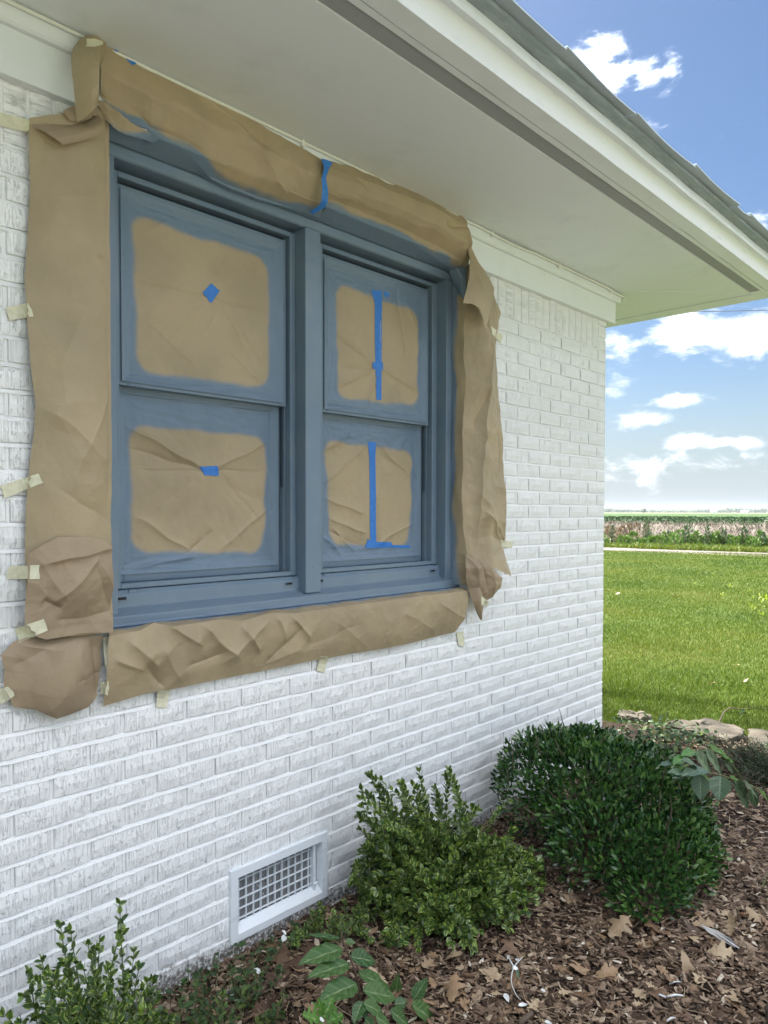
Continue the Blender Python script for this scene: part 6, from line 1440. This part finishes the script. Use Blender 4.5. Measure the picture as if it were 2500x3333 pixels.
# ------------------------------------------------------------------ far treeline, barns, lone tree
M_FAR, t, p = material('distant_trees', (.03, .055, .03), .95, .05); P_ = pos(t); t.put(p.inputs['Base Color'], t.mix(t.noise(P_, .05, 4), rgb(.022, .042, .022), rgb(.050, .075, .038)))
V_, F2 = [], []; R6 = np.random.default_rng(4)
def blob(cx, cy, cz, rx, rz, R):
    n0 = len(V_); nu, nv = 7, 4
    for j in range(nv+1):
        ph = math.pi/2*(j/nv)
        for i in range(nu):
            th = 2*math.pi*i/nu; k = 1+R.uniform(-.18, .18); V_.append((cx+rx*math.cos(th)*math.cos(ph)*k, cy+rx*math.sin(th)*math.cos(ph)*k, cz+rz*math.sin(ph)*k))
    for j in range(nv):
        for i in range(nu): a = n0+j*nu+i; b = n0+j*nu+(i+1) % nu; F2.append((a, b, b+nu, a+nu))
for a0_ in np.arange(-.30, 1.2, .0042):
    D2 = 2300+180*math.sin(a0_*9)+R6.uniform(-60, 60); hgt = 9+4.5*float(pn(np.array(a0_*14), np.array(1.0), 3))+R6.uniform(-1.5, 1.5)+(3 if a0_ < .32 else 0)
    blob(D2*math.cos(a0_), D2*math.sin(a0_), -1, R6.uniform(7, 11), max(5, hgt), R6)
tag(link('far_treeline', mesh_of('far_treeline', V_, F2, M_FAR)), kind='stuff')
def at_dist(a, b, D2, z=None):
    d = ray(a*1.507, b*1.507); q0 = d/np.hypot(d[0], d[1])*D2+np.array([0, -D_, H])
    if z is not None: q0[2] = z
    return q0
M_BARN, t, p = material('white_barn_metal', (.62, .64, .64), .5); M_BROOF, t, p = material('barn_roof_metal', (.72, .74, .74), .4)
for i, (a, D2, w, hh, dp, lb) in enumerate([(1542, 1250, 9.5, 3.6, 7, 'small white farm shed on the horizon, the left of two'), (1608, 1500, 11.5, 3.0, 8, 'low white farm shed on the horizon, the right of two')]):
    q0 = at_dist(a, 1110, D2, 0); o = thing('farm_shed', lb, 'shed', tuple(q0), 'white sheds on the horizon'); az = math.atan2(q0[1], q0[0]); o.rotation_euler = (0, 0, az+math.pi/2)
    m = MB(); m.box(-w/2, w/2, -dp/2, dp/2, 0, hh); m.build('wall', M_BARN, o); m = MB(); m.prism([(-dp/2-.4, hh), (dp/2+.4, hh), (0, hh+1.5)], -w/2-.4, w/2+.4); m.build('roof', M_BROOF, o)
    m = MB(); m.box(-1.5, 1.5, dp/2+.02, dp/2+.1, 0, hh*.75); m.box(-1.5, 1.5, -dp/2-.1, -dp/2-.02, 0, hh*.75); m.build('door', M_SHINGLE, o)
def far_tree(a, D2, r_, h, lb, gp):
    q0 = at_dist(a, 1110, D2, 0); o = thing('tree', lb, 'tree', tuple(q0), gp); n = 260; d = rdir(n); P = q0+np.array([0, 0, h*.58])+d*np.array([r_, r_, h*.42])*RNG.uniform(.5, 1, n)[:, None]
    leaves(o, P, rdir(n), d, np.full(n, r_*.55), .8, M_W3, 'crown', offset=q0); m = MB(); m.tube([(0, 0, 0), (0, 0, h*.5)], [r_*.12, r_*.07], 8); m.build('trunk', M_TWIG, o)
far_tree(1390, 1300, 3.6, 7, 'single round dark tree standing alone on the horizon', None)
# tree behind the roof, only its hanging tips show above the shingles
tipc = at_dist(1112, 0, 9.5)+np.array([-.28, .1, .55]); tb = np.array([3.2, 9.5, -.1]); o = thing('tree', 'fine leaved grey green tree top showing above the shingle edge', 'tree', tuple(tb))
M_WIL = leafmat('narrow_willow_leaf', (.05, .085, .05), (.12, .16, .10), .5, sub=.2)
n = 2200; d = rdir(n); P = tipc+d*np.array([.62, .62, .60])*RNG.uniform(.3, 1, n)[:, None]**.5
n2 = 3000; d2 = rdir(n2); P2 = np.array([3.2, 9.5, 9.5])+d2*np.array([3.4, 3.4, 3.2])*RNG.uniform(.6, 1, n2)[:, None]
n3 = 3500; t3 = RNG.random(n3)[:, None]*.92; P3_ = tipc*(1-t3)+np.array([3.2, 9.5, 8.8])*t3+np.array([0, 0, 1.0])*np.sin(t3*math.pi)+rdir(n3)*(.35+1.9*t3)*RNG.random(n3)[:, None]**.5
leaves(o, np.vstack([P, P2, P3_]), np.array([0, 0, -1])+rdir(n+n2+n3)*.55, rdir(n+n2+n3), np.r_[RNG.uniform(.05, .10, n), RNG.uniform(.25, .4, n2), RNG.uniform(.10, .26, n3)], .22, M_WIL, 'crown', offset=tb)
m = MB(); m.tube([(0, 0, 0), (.1, 0, 4), (0, 0, 9.5)], [.28, .22, .1], 10); m.build('trunk', M_TWIG, o, smooth=True)
m = MB(); m.tube([(.05, 0, 6), tuple((tipc-tb)*.6+[0, 0, 1.2]), tuple(tipc-tb)], [.12, .06, .02], 8); m.build('limb', M_TWIG, o, smooth=True)
# overhead wire
def along(a, b, t_): return np.array([0, -D_, H])+ray(a*1.507, b*1.507)*t_
p0, p1 = along(1480, 673.5, 110), along(1720, 668, 96); ex = p1-p0; m = MB(); m.tube([tuple(p0-ex*3), tuple(p0-ex*1.0), tuple(p0), tuple((p0+p1)/2-[0, 0, .02]), tuple(p1), tuple(p1+ex*2)], .045, 6)
tag(m.build('overhead_wire', M_DARK, smooth=True), 'thin dark overhead wire crossing the clouds right of the eave', 'wire')
# ------------------------------------------------------------------ the air
hz = MB(); hz.box(-60, 2750, -1300, 2750, -1.13, 24); M_AIR = bpy.data.materials.new('air'); M_AIR.use_nodes = True; nt = M_AIR.node_tree; nt.nodes.clear()
o_ = nt.nodes.new('ShaderNodeOutputMaterial'); v_ = nt.nodes.new('ShaderNodeVolumePrincipled'); v_.inputs['Color'].default_value = (.86, .92, 1, 1); v_.inputs['Density'].default_value = .00008; v_.inputs['Anisotropy'].default_value = .2
nt.links.new(v_.outputs[0], o_.inputs['Volume']); hzo = hz.build('haze', M_AIR); tag(hzo, kind='stuff')
# ---SECTION END---
